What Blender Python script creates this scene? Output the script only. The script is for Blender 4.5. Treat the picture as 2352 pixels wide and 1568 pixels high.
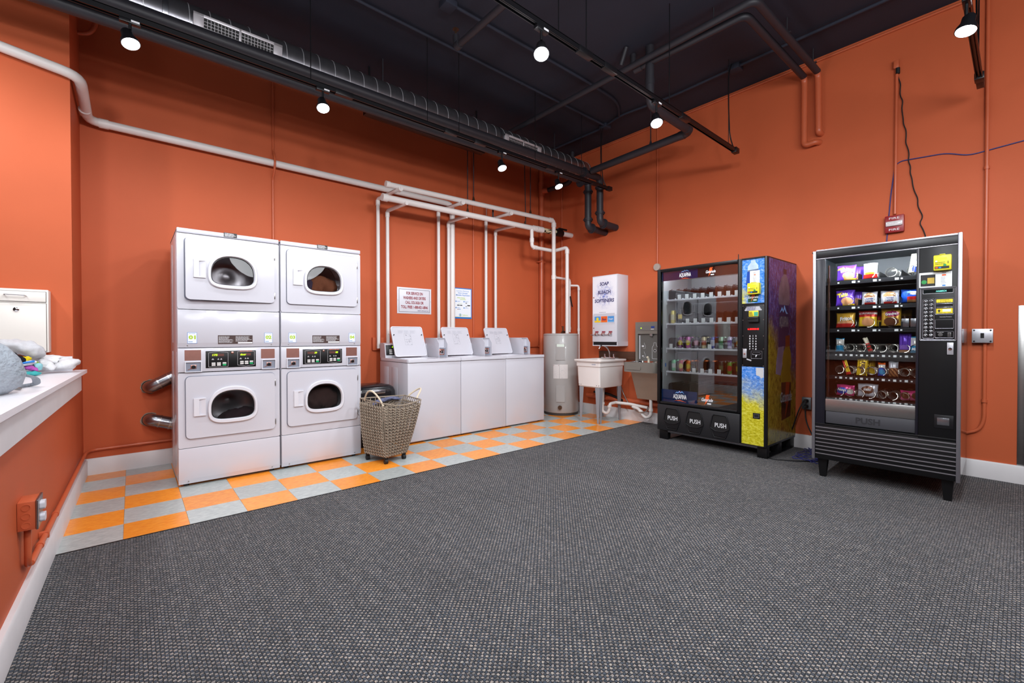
import bpy, bmesh, math, random
from math import pi, sin, cos, radians, sqrt, atan2
from mathutils import Vector, Matrix
random.seed(7)
scene = bpy.context.scene
COL = scene.collection
for o in list(bpy.data.objects): bpy.data.objects.remove(o)

# ------------------------------------------------------------ camera, world, lights
cam_d = bpy.data.cameras.new('camera'); cam = bpy.data.objects.new('camera', cam_d); COL.objects.link(cam)
cam_d.sensor_width = 36.0; cam_d.lens = 1010.4 / 2352 * 36.0; cam_d.clip_start = 0.02
_yaw, _pit, _rol = 0.712811, 0.010942, -0.001014
_fw = Vector((sin(_yaw)*cos(_pit), cos(_yaw)*cos(_pit), -sin(_pit))); _rt = Vector((cos(_yaw), -sin(_yaw), 0)); _up = _rt.cross(_fw)
_r2 = _rt*cos(_rol) + _up*sin(_rol); _u2 = _up*cos(_rol) - _rt*sin(_rol)
cam.matrix_world = Matrix(((_r2.x, _u2.x, -_fw.x, 0), (_r2.y, _u2.y, -_fw.y, 0), (_r2.z, _u2.z, -_fw.z, 1.1355), (0, 0, 0, 1)))
scene.camera = cam
scene.view_settings.view_transform = 'Standard'; scene.view_settings.look = 'None'
scene.view_settings.gamma = 1.0; scene.view_settings.use_curve_mapping = False
scene.view_settings.exposure = 0.0
w = bpy.data.worlds.new('world'); scene.world = w; w.use_nodes = True
w.node_tree.nodes['Background'].inputs[0].default_value = (0.8, 0.85, 1, 1); w.node_tree.nodes['Background'].inputs[1].default_value = 0.3

def light(name, kind, loc, energy, color=(1, 1, 1), size=0.1, size_y=None, aim=None, cone=150, blend=1.0):
    d = bpy.data.lights.new(name, kind); d.energy = energy; d.color = color
    if kind == 'AREA':
        d.size = size
        if size_y: d.shape = 'RECTANGLE'; d.size_y = size_y
    else:
        d.shadow_soft_size = size
    if kind == 'SPOT': d.spot_size = radians(cone); d.spot_blend = blend
    o = bpy.data.objects.new(name, d); COL.objects.link(o); o.location = loc
    if aim is not None: o.rotation_euler = (Vector(aim) - Vector(loc)).to_track_quat('-Z', 'Y').to_euler()
    return o
COOL = (0.93, 0.96, 1.0)
# heads of the track lights, plus added unseen spots for fill: (x, y, z of bulb, aim point, watts)
LAMP_W = 105
LAMPS1 = [(0.007, 2.925), (1.135, 2.915), (2.933, 2.90), (3.791, 2.90)]
LAMPS1_OFF = [-1.15]
LAMPS2 = [(1.898, 2.86), (3.191, 2.85)]
LAMPS3 = [(3.58, 2.87)]
HEADS_AND_FILL = [(x, 3.55, z, (x + 0.1, 4.1, 0), 0.27) for x, z in LAMPS1] + [(x, 3.55, 2.9, (x, 4.4, 1.6), 0.42) for x in LAMPS1_OFF]
HEADS_AND_FILL += [(x, 1.92, z, (x + 0.6, 2.8, 0), 0.8) for x, z in LAMPS2] + [(0.5, 1.92, 2.85, (0.8, 3.2, 0), 0.6), (-1.0, 1.92, 2.85, (-0.8, 3.4, 0.6), 0.5)]
HEADS_AND_FILL += [(3.58, 0.21, 2.87, (3.9, 0.9, 0), 0.55), (1.9, 0.21, 2.87, (3.2, 1.6, 0.0), 1.0), (0.3, 0.21, 2.87, (1.8, 3.0, 0.3), 0.8), (-1.2, 0.21, 2.87, (0.0, 2.2, 0.4), 0.5)]
HEADS_AND_FILL += [(3.9, -1.4, 2.87, (5.1, 0.4, 1.0), 0.25), (2.6, -1.4, 2.87, (5.1, 1.8, 1.3), 0.8), (1.2, -1.4, 2.87, (5.1, 3.6, 1.5), 1.4), (-0.6, -1.4, 2.87, (2.2, 5.0, 1.2), 0.8)]  # added unseen fill spots aimed at the walls, no track modelled here
for i, (x, y, z, a, k) in enumerate(HEADS_AND_FILL):
    light('track_or_fill_spot', 'SPOT', (x, y, z - 0.075), LAMP_W * k, COOL, 0.045 if y > 3 else (0.10 if y > -1 else 0.5), aim=a, cone=165, blend=0.7)

# added point lights standing in for side spill of the bulbs, some unseen
for x, y, z in [(0.5, 1.92, 2.75), (1.898, 1.92, 2.75), (3.191, 1.92, 2.74), (1.9, 0.21, 2.76), (0.3, 0.21, 2.76), (-1.15, 3.5, 2.78)]:
    light('added_bulb_spill', 'POINT', (x, y, z), 8, COOL, 0.12)

# ------------------------------------------------------------ materials
def lin(c):
    if isinstance(c, str): c = tuple(int(c[i:i+2], 16) for i in (0, 2, 4))
    return tuple(((v/255)/12.92 if v/255 <= 0.04045 else ((v/255+0.055)/1.055)**2.4) for v in c) + (1.0,)
MATS = {}
def newmat(name):
    m = bpy.data.materials.new(name); m.use_nodes = True
    nt = m.node_tree; return m, nt, nt.nodes['Principled BSDF'], nt.nodes, nt.links
def M(name, c=None, rough=0.5, metal=0.0, var=0.06, scale=6.0, bump=0.0, bscale=120.0, coat=0.0, spec=0.5, emit=None, es=0.0, stretch=None, alpha=None):
    if name in MATS: return MATS[name]
    m, nt, b, N, L = newmat(name)
    col = lin(c)
    tc = N.new('ShaderNodeTexCoord'); src = tc.outputs['Object']
    if stretch:
        mp = N.new('ShaderNodeMapping'); mp.inputs['Scale'].default_value = stretch; L.new(src, mp.inputs[0]); src = mp.outputs[0]
    if var:
        n = N.new('ShaderNodeTexNoise'); n.inputs['Scale'].default_value = scale; n.inputs['Detail'].default_value = 5
        L.new(src, n.inputs['Vector'])
        mx = N.new('ShaderNodeMix'); mx.data_type = 'RGBA'
        mx.inputs[6].default_value = tuple(max(0, v*(1-var*1.8)) for v in col[:3]) + (1,)
        mx.inputs[7].default_value = tuple(min(1, v*(1+var*1.8)) for v in col[:3]) + (1,)
        L.new(n.outputs['Fac'], mx.inputs[0]); L.new(mx.outputs[2], b.inputs['Base Color'])
    else: b.inputs['Base Color'].default_value = col
    if bump:
        n2 = N.new('ShaderNodeTexNoise'); n2.inputs['Scale'].default_value = bscale; n2.inputs['Detail'].default_value = 3
        L.new(src, n2.inputs['Vector'])
        bp = N.new('ShaderNodeBump'); bp.inputs['Strength'].default_value = bump; bp.inputs['Distance'].default_value = 0.002
        L.new(n2.outputs['Fac'], bp.inputs['Height']); L.new(bp.outputs[0], b.inputs['Normal'])
    b.inputs['Roughness'].default_value = rough; b.inputs['Metallic'].default_value = metal
    b.inputs['Coat Weight'].default_value = coat; b.inputs['Specular IOR Level'].default_value = spec
    if emit is not None:
        b.inputs['Emission Color'].default_value = lin(emit); b.inputs['Emission Strength'].default_value = es
    MATS[name] = m; return m
def glassmat(name, tint=(1, 1, 1), refl=1.5, rough=0.0):
    if name in MATS: return MATS[name]
    m, nt, b, N, L = newmat(name); N.remove(b)
    t = N.new('ShaderNodeBsdfTransparent'); t.inputs[0].default_value = tuple(tint) + (1,)
    g = N.new('ShaderNodeBsdfGlossy'); g.inputs['Roughness'].default_value = rough; g.inputs[0].default_value = (1, 1, 1, 1)
    lw = N.new('ShaderNodeFresnel'); lw.inputs['IOR'].default_value = 1.45
    ma = N.new('ShaderNodeMath'); ma.operation = 'MULTIPLY'; ma.inputs[1].default_value = refl
    L.new(lw.outputs[0], ma.inputs[0])
    mx = N.new('ShaderNodeMixShader'); L.new(ma.outputs[0], mx.inputs[0]); L.new(t.outputs[0], mx.inputs[1]); L.new(g.outputs[0], mx.inputs[2])
    L.new(mx.outputs[0], N['Material Output'].inputs[0]); MATS[name] = m; return m

ORANGE = (192, 93, 57)
paint = M('orange_wall_paint', ORANGE, 0.55, var=0.05, scale=2.2, bump=0.12, bscale=260, spec=0.18)
opipe = M('orange_painted_pipe', (194, 95, 60), 0.35, var=0.05, scale=9, spec=0.45)
ceilm = M('black_ceiling_paint', (36, 40, 54), 0.75, var=0.12, scale=2.5, bump=0.2, bscale=90)
blackp = M('black_pipe_paint', (42, 41, 47), 0.5, var=0.12, scale=10, bump=0.1)
rail_m = M('black_track_metal', (16, 16, 19), 0.35, var=0.1)
white = M('white_enamel', (201, 200, 208), 0.22, var=0.012, scale=2, coat=0.25)
white2 = M('white_plastic', (214, 213, 220), 0.35, var=0.01)
trimw = M('white_trim_paint', (214, 211, 212), 0.45, var=0.05, scale=7, bump=0.15, bscale=50)
pvc = M('white_pvc', (222, 215, 211), 0.4, var=0.04, scale=5)
darkgap = M('dark_gap', (60, 62, 72), 0.6, var=0.05)
blk = M('black_plastic', (11, 11, 13), 0.42, var=0.08, scale=20, spec=0.35)
blk2 = M('black_satin_metal', (18, 18, 21), 0.38, var=0.08, scale=14, bump=0.05, bscale=300, spec=0.4)
steel = M('brushed_steel', (176, 174, 172), 0.3, 1.0, var=0.08, scale=40, stretch=(1, 1, 12))
chrome = M('chrome', (220, 220, 222), 0.1, 1.0, var=0.02)
alu = M('aluminium_trim', (165, 163, 170), 0.42, 0.9, var=0.04, scale=30)
galv = M('galvanised_metal', (150, 152, 158), 0.26, 0.95, var=0.14, scale=10)
greyp = M('grey_plastic', (112, 108, 104), 0.4, var=0.03)
rubber = M('black_rubber', (14, 14, 15), 0.6, var=0.1)
dgrey = M('dark_grey_enamel', (48, 48, 52), 0.4, var=0.06)
red_t = M('dark_red_print', (140, 38, 52), 0.5, var=0)
navy_t = M('navy_print', (34, 34, 92), 0.5, var=0)
white_t = M('white_print', (225, 225, 228), 0.5, var=0)
lime_t = M('lime_print', (166, 200, 30), 0.5, var=0)
blue_t = M('blue_print', (22, 118, 200), 0.5, var=0)
orange_t = M('orange_print', (235, 92, 28), 0.5, var=0)
black_t = M('black_print', (22, 20, 22), 0.5, var=0)
yellow_t = M('yellow_print', (232, 208, 40), 0.45, var=0.02)
led_g = M('green_led_glow', (170, 230, 20), 0.4, var=0, emit=(176, 240, 10), es=1.6)
led_r = M('red_led_glow', (230, 30, 30), 0.4, var=0, emit=(255, 20, 20), es=2.2)
bulb_m = M('lamp_glow', (255, 255, 255), 0.4, var=0, emit=(240, 248, 255), es=14)
tube_m = M('tube_glow', (255, 255, 255), 0.4, var=0, emit=(245, 250, 255), es=9)

# ------------------------------------------------------------ geometry helpers
class G:
    def __init__(s): s.v = []; s.f = []; s.m = []; s.s = []
    def add(s, vs, fs, mi=0, sm=False):
        o = len(s.v); s.v += [tuple(p) for p in vs]
        for f in fs: s.f.append(tuple(o+i for i in f)); s.m.append(mi); s.s.append(sm)
        return s
    def box(s, x0, x1, y0, y1, z0, z1, bev=0.0, mi=0, seg=2):
        if x1 < x0: x0, x1 = x1, x0
        if y1 < y0: y0, y1 = y1, y0
        if z1 < z0: z0, z1 = z1, z0
        if bev <= 0:
            return s.add([(x0,y0,z0),(x1,y0,z0),(x1,y1,z0),(x0,y1,z0),(x0,y0,z1),(x1,y0,z1),(x1,y1,z1),(x0,y1,z1)],
                         [(0,3,2,1),(4,5,6,7),(0,1,5,4),(1,2,6,5),(2,3,7,6),(3,0,4,7)], mi)
        bev = min(bev, (x1-x0)*.49, (y1-y0)*.49, (z1-z0)*.49)
        bm = bmesh.new(); bmesh.ops.create_cube(bm, size=1)
        for v in bm.verts: v.co = ((x0+x1)/2+v.co.x*(x1-x0), (y0+y1)/2+v.co.y*(y1-y0), (z0+z1)/2+v.co.z*(z1-z0))
        bmesh.ops.bevel(bm, geom=bm.edges[:], offset=bev, segments=seg, affect='EDGES', profile=0.5)
        s.bm(bm, mi, False); return s
    def bm(s, bm, mi=0, sm=False):
        bm.verts.index_update(); s.add([v.co[:] for v in bm.verts], [[v.index for v in f.verts] for f in bm.faces], mi, sm); bm.free()
    def ring(s, loops, closed=True, cap0=False, cap1=False, mi=0, sm=True, wrap=False):
        n = len(loops[0]); o = len(s.v)
        for lp in loops: s.v += [tuple(p) for p in lp]
        K = len(loops)
        for k in range(K if wrap else K-1):
            k2 = (k+1) % K
            for i in range(n if closed else n-1):
                j = (i+1) % n
                s.f.append((o+k*n+i, o+k*n+j, o+k2*n+j, o+k2*n+i)); s.m.append(mi); s.s.append(sm)
        if cap0: s.add(loops[0], [tuple(range(n))[::-1]], mi, False)
        if cap1: s.add(loops[-1], [tuple(range(n))], mi, False)
        return s
    def tube(s, pts, r, n=12, mi=0, fil=0.0, caps=True, ell=None, up=None):
        pts = [Vector(p) for p in pts]
        rr = r if isinstance(r, (list, tuple)) else None
        if fil and len(pts) > 2:
            q = [pts[0]]
            for i in range(1, len(pts)-1):
                a, b, c = pts[i-1], pts[i], pts[i+1]; u = (a-b); v = (c-b)
                d = min(fil, u.length*.49, v.length*.49); p0 = b+u.normalized()*d; p1 = b+v.normalized()*d
                for k in range(6):
                    t = k/5; q.append(p0*(1-t)**2 + b*2*t*(1-t) + p1*t*t)
            q.append(pts[-1]); pts = q
        T = []
        for i in range(len(pts)):
            a = pts[max(0, i-1)]; b = pts[min(len(pts)-1, i+1)]; T.append((b-a).normalized())
        ref = Vector(up) if up else (Vector((0, 0, 1)) if abs(T[0].z) < 0.9 else Vector((1, 0, 0)))
        nrm = (ref - T[0]*ref.dot(T[0])).normalized(); loops = []
        for i, p in enumerate(pts):
            nrm = (nrm - T[i]*nrm.dot(T[i])).normalized(); bi = T[i].cross(nrm)
            ri = rr[i] if rr and len(rr) == len(pts) else (r if not rr else rr[0])
            e = ell if ell else 1.0
            loops.append([p + nrm*ri*e*cos(2*pi*k/n) + bi*ri*sin(2*pi*k/n) for k in range(n)])
        return s.ring(loops, True, caps, caps, mi)
    def cyl(s, p0, p1, r, n=20, mi=0, r1=None, caps=True):
        p0 = Vector(p0); p1 = Vector(p1)
        return s.tube([p0, p1], [r, r if r1 is None else r1], n, mi, caps=caps)
    def lathe(s, prof, n=28, c=(0, 0, 0), mi=0, sm=True, ax='z', caps=True):
        loops = []
        for r, z in prof:
            L = []
            for k in range(n):
                a = 2*pi*k/n
                if ax == 'z': L.append((c[0]+r*cos(a), c[1]+r*sin(a), c[2]+z))
                elif ax == 'x': L.append((c[0]+z, c[1]+r*cos(a), c[2]+r*sin(a)))
                else: L.append((c[0]+r*sin(a), c[1]+z, c[2]+r*cos(a)))
            loops.append(L)
        return s.ring(loops, True, caps and prof[0][0] > 1e-4, caps and prof[-1][0] > 1e-4, mi, sm)
    def prism(s, poly, d0, d1, plane='xz', mi=0, sm=False):
        def P(a, b, d): return {'xz': (a, d, b), 'xy': (a, b, d), 'yz': (d, a, b)}[plane]
        A = [P(a, b, d0) for a, b in poly]; B = [P(a, b, d1) for a, b in poly]
        s.ring([A, B], True, False, False, mi, sm); n = len(poly)
        s.add(A, [tuple(range(n))], mi); s.add(B, [tuple(range(n))[::-1]], mi); return s
    def grid(s, fn, nu, nv, mi=0, sm=True):
        o = len(s.v)
        for i in range(nu+1):
            for j in range(nv+1): s.v.append(tuple(fn(i/nu, j/nv)))
        for i in range(nu):
            for j in range(nv):
                a = o+i*(nv+1)+j; s.f.append((a, a+nv+1, a+nv+2, a+1)); s.m.append(mi); s.s.append(sm)
        return s
    def xf(s, mat):
        s.v = [tuple(mat @ Vector(p)) for p in s.v]; return s
    def off(s, x, y, z): s.v = [(a+x, b+y, c+z) for a, b, c in s.v]; return s

def rrect(x0, x1, z0, z1, r, n=6):
    P = []
    for cx, cz, a0 in ((x1-r, z1-r, 0), (x0+r, z1-r, 90), (x0+r, z0+r, 180), (x1-r, z0+r, 270)):
        for k in range(n+1):
            a = radians(a0+90*k/n); P.append((cx+r*cos(a), cz+r*sin(a)))
    return P
def props(o, label=None, cat=None, group=None, kind=None):
    for k, v in (('label', label), ('category', cat), ('group', group), ('kind', kind)):
        if v: o[k] = v
def obj(name, g, mats, parent=None, label=None, cat=None, group=None, kind=None, recenter=True, rel=False, me=None):
    if me is None:
        if not isinstance(mats, (list, tuple)): mats = [mats]
        vs = g.v; off = (0, 0, 0)
        if parent is None and recenter and kind != 'structure':
            xs = [p[0] for p in vs]; ys = [p[1] for p in vs]; zs = [p[2] for p in vs]
            off = ((min(xs)+max(xs))/2, (min(ys)+max(ys))/2, min(zs)); vs = [(a-off[0], b-off[1], c-off[2]) for a, b, c in vs]
        if rel and parent is not None:
            l = Vector((0, 0, 0)); q = parent
            while q is not None: l += q.location; q = q.parent
            vs = [(a-l.x, b-l.y, c-l.z) for a, b, c in vs]
        me = bpy.data.meshes.new(name); me.from_pydata(vs, [], g.f)
        me.polygons.foreach_set('material_index', g.m); me.polygons.foreach_set('use_smooth', g.s)
        for m in mats: me.materials.append(m)
        bm = bmesh.new(); bm.from_mesh(me); bmesh.ops.remove_doubles(bm, verts=bm.verts, dist=1e-6); bmesh.ops.recalc_face_normals(bm, faces=bm.faces); bm.to_mesh(me); bm.free()
        me.update()
        try:
            if not any(k in name for k in ('sock', 'cloth', 'knit', 'bag', 'packet', 'pie', 'bar')): me.set_sharp_from_angle(angle=radians(38))
        except Exception: pass
        o = bpy.data.objects.new(name, me); o.location = off
    else:
        o = bpy.data.objects.new(name, me)
    COL.objects.link(o)
    if parent is not None: o.parent = parent
    props(o, label, cat, group, kind)
    return o
def thing(name, label, cat, loc=(0, 0, 0), rz=0.0, group=None, kind=None):
    o = bpy.data.objects.new(name, None); COL.objects.link(o); o.location = loc; o.rotation_euler = (0, 0, rz)
    o.empty_display_size = 0.05; props(o, label, cat, group, kind); return o
def struct(name, g, mats, parent=None): return obj(name, g, mats, parent, kind='structure')
def copy_tree(o, parent=None):
    c = o.copy(); COL.objects.link(c)
    if parent is not None: c.parent = parent
    for ch in [x for x in bpy.data.objects if x.parent == o]: copy_tree(ch, c)
    return c
def text_geo(body, h, width=None, bold=0.0, shear=0.0, align='CENTER'):
    cu = bpy.data.curves.new('t', 'FONT'); cu.body = body; cu.align_x = align; cu.size = 1; cu.offset = bold; cu.shear = shear; cu.resolution_u = 3
    to = bpy.data.objects.new('t', cu); COL.objects.link(to)
    dg = bpy.context.evaluated_depsgraph_get(); me = bpy.data.meshes.new_from_object(to.evaluated_get(dg))
    g = G(); vs = [v.co.copy() for v in me.vertices]; fs = [tuple(p.vertices) for p in me.polygons]
    bpy.data.objects.remove(to); bpy.data.curves.remove(cu); bpy.data.meshes.remove(me)
    if not vs: return g
    x0 = min(v.x for v in vs); x1 = max(v.x for v in vs); y0 = min(v.y for v in vs); y1 = max(v.y for v in vs)
    sy = h/max(1e-6, (y1-y0)); sx = (width/(x1-x0)) if width else sy
    ax = {'CENTER': (x0+x1)/2, 'LEFT': x0}[align]
    g.add([((v.x-ax)*sx, 0, (v.y-(y0+y1)/2)*sy) for v in vs], fs, 0); return g
def txt(body, x, y, z, h, mat, parent, width=None, bold=0.0, shear=0.0, rot=0.0, yaw=0.0, name='lettering', align='CENTER'):
    """flat lettering centred at local (x, y, z) facing local -Y; yaw turns it about z (90 = facing +X)"""
    g = text_geo(body, h, width, bold, shear, align)
    if not g.v: return None
    g.xf(Matrix.Translation((x, y, z)) @ Matrix.Rotation(yaw, 4, 'Z') @ Matrix.Rotation(-rot, 4, 'Y'))
    return obj(name, g, mat, parent)
def print_lines(g, x0, x1, y, z0, z1, n, seed=1, h=0.35, mi=0):
    """tiny unreadable print: broken bars"""
    rnd = random.Random(seed); dz = (z1-z0)/n
    for i in range(n):
        zc = z1-dz*(i+.5); x = x0
        xe = x0+(x1-x0)*rnd.uniform(.6, 1)
        while x < xe:
            wd = rnd.uniform(.04, .16)*(x1-x0); e = min(x+wd, xe)
            g.box(x, e, y, y+.0003, zc-dz*h/2, zc+dz*h/2, mi=mi); x = e+.02*(x1-x0)
    return g
def plate(name, x0, x1, z0, z1, y, t, mat, parent, r=0.0, mi=0, label=None):
    g = G()
    if r > 0: g.prism(rrect(x0, x1, z0, z1, r), y, y-t)
    else: g.box(x0, x1, y-t, y, z0, z1)
    return obj(name, g, mat, parent, label)

# ------------------------------------------------------------ the room
CZ = 3.885; XB = 5.15; YA = 5.01; YR = -3.0; XN = -2.4; YN = 4.40
def xw(y): return -0.306 - 0.0157*(5.01-y)
# floor slab with sheet of tiles and the carpet
floorm = M('floor_screed', (92, 88, 84), 0.7)
fl = struct('floor', G().box(XN-.1, XB+.1, YR-.1, YA+.1, -0.12, -0.004), floorm)
def tile_mat(name, c, c2):
    m, nt, b, N, L = newmat(name)
    tc = N.new('ShaderNodeTexCoord'); oi = N.new('ShaderNodeObjectInfo')
    ad = N.new('ShaderNodeVectorMath'); ad.operation = 'MULTIPLY_ADD'; ad.inputs[1].default_value = (1, 1, 1)
    sc = N.new('ShaderNodeVectorMath'); sc.operation = 'SCALE'; sc.inputs['Scale'].default_value = 37.0
    cx = N.new('ShaderNodeCombineXYZ'); L.new(oi.outputs['Random'], cx.inputs[0]); L.new(oi.outputs['Random'], cx.inputs[1]); L.new(cx.outputs[0], sc.inputs[0])
    L.new(tc.outputs['Object'], ad.inputs[0]); L.new(sc.outputs[0], ad.inputs[2])
    mp = N.new('ShaderNodeMapping'); mp.inputs['Scale'].default_value = (14, 30, 1); mp.inputs['Rotation'].default_value = (0, 0, 0.5); L.new(ad.outputs[0], mp.inputs[0])
    n = N.new('ShaderNodeTexNoise'); n.inputs['Scale'].default_value = 1.6; n.inputs['Detail'].default_value = 7; n.inputs['Roughness'].default_value = 0.7; L.new(mp.outputs[0], n.inputs['Vector'])
    cr = N.new('ShaderNodeValToRGB'); cr.color_ramp.elements[0].position = 0.33; cr.color_ramp.elements[1].position = 0.68
    cr.color_ramp.elements[0].color = lin(c2); cr.color_ramp.elements[1].color = lin(c); L.new(n.outputs['Fac'], cr.inputs[0])
    mx = N.new('ShaderNodeMix'); mx.data_type = 'RGBA'; mx.blend_type = 'MULTIPLY'
    mr = N.new('ShaderNodeMapRange'); mr.inputs[3].default_value = 0.88; mr.inputs[4].default_value = 1.06; L.new(oi.outputs['Random'], mr.inputs[0])
    cb = N.new('ShaderNodeCombineColor'); [L.new(mr.outputs[0], cb.inputs[i]) for i in range(3)]
    mx.inputs[0].default_value = 1; L.new(cr.outputs[0], mx.inputs[6]); L.new(cb.outputs[0], mx.inputs[7]); L.new(mx.outputs[2], b.inputs['Base Color'])
    b.inputs['Roughness'].default_value = 0.3; b.inputs['Coat Weight'].default_value = 0.15; b.inputs['Coat Roughness'].default_value = 0.15
    return m
tile_o = tile_mat('orange_vinyl_tile', (255, 168, 60), (234, 128, 28)); tile_g = tile_mat('grey_vinyl_tile', (196, 202, 198), (158, 166, 166))
T = 0.3048; X0 = -0.0456; YE = 3.269; rows = [(YE, 3.558)] + [(3.558+i*T, 3.558+(i+1)*T) for i in range(5)]
meshes = {}
for r, (ya, yb) in enumerate(rows):
    yb = min(yb, YA)
    if yb - ya < 0.03: continue
    for k in range(-1, 18):
        xa, xb_ = X0+k*T, X0+(k+1)*T; xa = max(xa, -0.33); xb_ = min(xb_, XB)
        if xb_-xa < .02: continue
        mt = tile_o if (k+r) % 2 == 0 else tile_g
        key = (round(xb_-xa, 4), round(yb-ya, 4), mt.name)
        if key not in meshes:
            a, b_ = (xb_-xa)/2-.0004, (yb-ya)/2-.0004
            ob = obj('floor_tile', G().box(-a, a, -b_, b_, -0.004, 0.0, 0.0006, seg=1), mt, fl); meshes[key] = ob.data
        else: ob = obj('floor_tile', None, None, fl, me=meshes[key])
        ob.location = ((xa+xb_)/2, (ya+yb)/2, 0.0)
# carpet
def carpet_mat():
    m, nt, b, N, L = newmat('woven_grey_carpet')
    tc = N.new('ShaderNodeTexCoord'); mp = N.new('ShaderNodeMapping'); mp.inputs['Rotation'].default_value = (0, 0, radians(90)); L.new(tc.outputs['Object'], mp.inputs[0])
    dn = N.new('ShaderNodeTexNoise'); dn.inputs['Scale'].default_value = 95; dn.inputs['Detail'].default_value = 4; L.new(mp.outputs[0], dn.inputs['Vector'])
    dm = N.new('ShaderNodeVectorMath'); dm.operation = 'MULTIPLY_ADD'; dm.inputs[1].default_value = (.0115, .0115, 0); L.new(dn.outputs['Color'], dm.inputs[0]); L.new(mp.outputs[0], dm.inputs[2])
    br = N.new('ShaderNodeTexBrick'); br.offset = 0.0; br.inputs['Scale'].default_value = 1.0
    br.inputs['Brick Width'].default_value = 0.0115; br.inputs['Row Height'].default_value = 0.0119; br.inputs['Mortar Size'].default_value = 0.0021; br.inputs['Mortar Smooth'].default_value = 1.0; br.inputs['Bias'].default_value = 0.0
    br.inputs['Color1'].default_value = lin((196, 196, 196)); br.inputs['Color2'].default_value = lin((255, 255, 255)); br.inputs['Mortar'].default_value = lin((18, 20, 26))
    L.new(dm.outputs[0], br.inputs['Vector'])
    sm_ = N.new('ShaderNodeMapping'); sm_.inputs['Scale'].default_value = (1/0.0115, 1/0.0119, 0); L.new(dm.outputs[0], sm_.inputs[0])
    ck = N.new('ShaderNodeTexChecker'); ck.inputs['Scale'].default_value = 1.0; ck.inputs['Color1'].default_value = lin((92, 105, 120)); ck.inputs['Color2'].default_value = lin((198, 195, 190)); L.new(sm_.outputs[0], ck.inputs[0])
    cm = N.new('ShaderNodeMix'); cm.data_type = 'RGBA'; cm.blend_type = 'MULTIPLY'; cm.inputs[0].default_value = 1; L.new(br.outputs['Color'], cm.inputs[6]); L.new(ck.outputs['Color'], cm.inputs[7])
    n = N.new('ShaderNodeTexNoise'); n.inputs['Scale'].default_value = 330; n.inputs['Detail'].default_value = 3; L.new(tc.outputs['Object'], n.inputs['Vector'])
    cr = N.new('ShaderNodeValToRGB'); E_ = cr.color_ramp.elements
    E_[0].position = 0.34; E_[0].color = lin((60, 66, 78)); E_[1].position = 0.72; E_[1].color = lin((222, 150, 118))
    e = E_.new(0.45); e.color = lin((120, 122, 128)); e = E_.new(0.6); e.color = lin((176, 164, 158))
    L.new(n.outputs['Fac'], cr.inputs[0])
    mx = N.new('ShaderNodeMix'); mx.data_type = 'RGBA'; mx.blend_type = 'OVERLAY'; mx.inputs[0].default_value = 0.7; L.new(cm.outputs[2], mx.inputs[6]); L.new(cr.outputs[0], mx.inputs[7])
    n3 = N.new('ShaderNodeTexNoise'); n3.inputs['Scale'].default_value = 1.4; n3.inputs['Detail'].default_value = 4; L.new(tc.outputs['Object'], n3.inputs['Vector'])
    mr = N.new('ShaderNodeMapRange'); mr.inputs[1].default_value = .3; mr.inputs[2].default_value = .7; mr.inputs[3].default_value = 0.58; mr.inputs[4].default_value = 0.76; L.new(n3.outputs['Fac'], mr.inputs[0])
    vm = N.new('ShaderNodeVectorMath'); vm.operation = 'SCALE'; L.new(mx.outputs[2], vm.inputs[0]); L.new(mr.outputs[0], vm.inputs['Scale']); rn = N.new('ShaderNodeMapping'); rn.inputs['Scale'].default_value = (30, .8, 1); L.new(tc.outputs['Object'], rn.inputs[0]); n4 = N.new('ShaderNodeTexNoise'); n4.inputs['Scale'].default_value = 1; n4.inputs['Detail'].default_value = 1; L.new(rn.outputs[0], n4.inputs['Vector'])
    mr4 = N.new('ShaderNodeMapRange'); mr4.inputs[1].default_value = .3; mr4.inputs[2].default_value = .7; mr4.inputs[3].default_value = .88; mr4.inputs[4].default_value = 1.1; L.new(n4.outputs['Fac'], mr4.inputs[0])
    vm4 = N.new('ShaderNodeVectorMath'); vm4.operation = 'SCALE'; L.new(vm.outputs[0], vm4.inputs[0]); L.new(mr4.outputs[0], vm4.inputs['Scale']); L.new(vm4.outputs[0], b.inputs['Base Color'])
    inv = N.new('ShaderNodeMath'); inv.operation = 'SUBTRACT'; inv.inputs[0].default_value = 1; L.new(br.outputs['Fac'], inv.inputs[1])
    ad = N.new('ShaderNodeMath'); ad.operation = 'MULTIPLY_ADD'; ad.inputs[1].default_value = 0.35; L.new(n.outputs['Fac'], ad.inputs[0]); L.new(inv.outputs[0], ad.inputs[2])
    bp = N.new('ShaderNodeBump'); bp.inputs['Strength'].default_value = 0.8; bp.inputs['Distance'].default_value = 0.004; L.new(ad.outputs[0], bp.inputs['Height']); L.new(bp.outputs[0], b.inputs['Normal'])
    b.inputs['Roughness'].default_value = 0.95; b.inputs['Specular IOR Level'].default_value = 0.15; b.inputs['Sheen Weight'].default_value = 0.1
    return m
g = G().prism([(xw(YR)+.003, YR+.01), (XB-.002, YR+.01), (XB-.002, YE-.006), (xw(YE)+.003, YE-.006)], -0.004, 0.004, 'xy')
cp = obj('carpet', g, carpet_mat(), None, 'dark grey and beige woven loop carpet covering most of the room', 'carpet')
obj('edge_strip', G().prism([(xw(YE)+.02, YE-.008), (XB-.02, YE-.008), (XB-.02, YE+.004), (xw(YE)+.02, YE+.004)], -0.003, 0.0055, 'xy'), rubber, cp, 'thin black strip where carpet meets tiles', rel=True)

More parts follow.
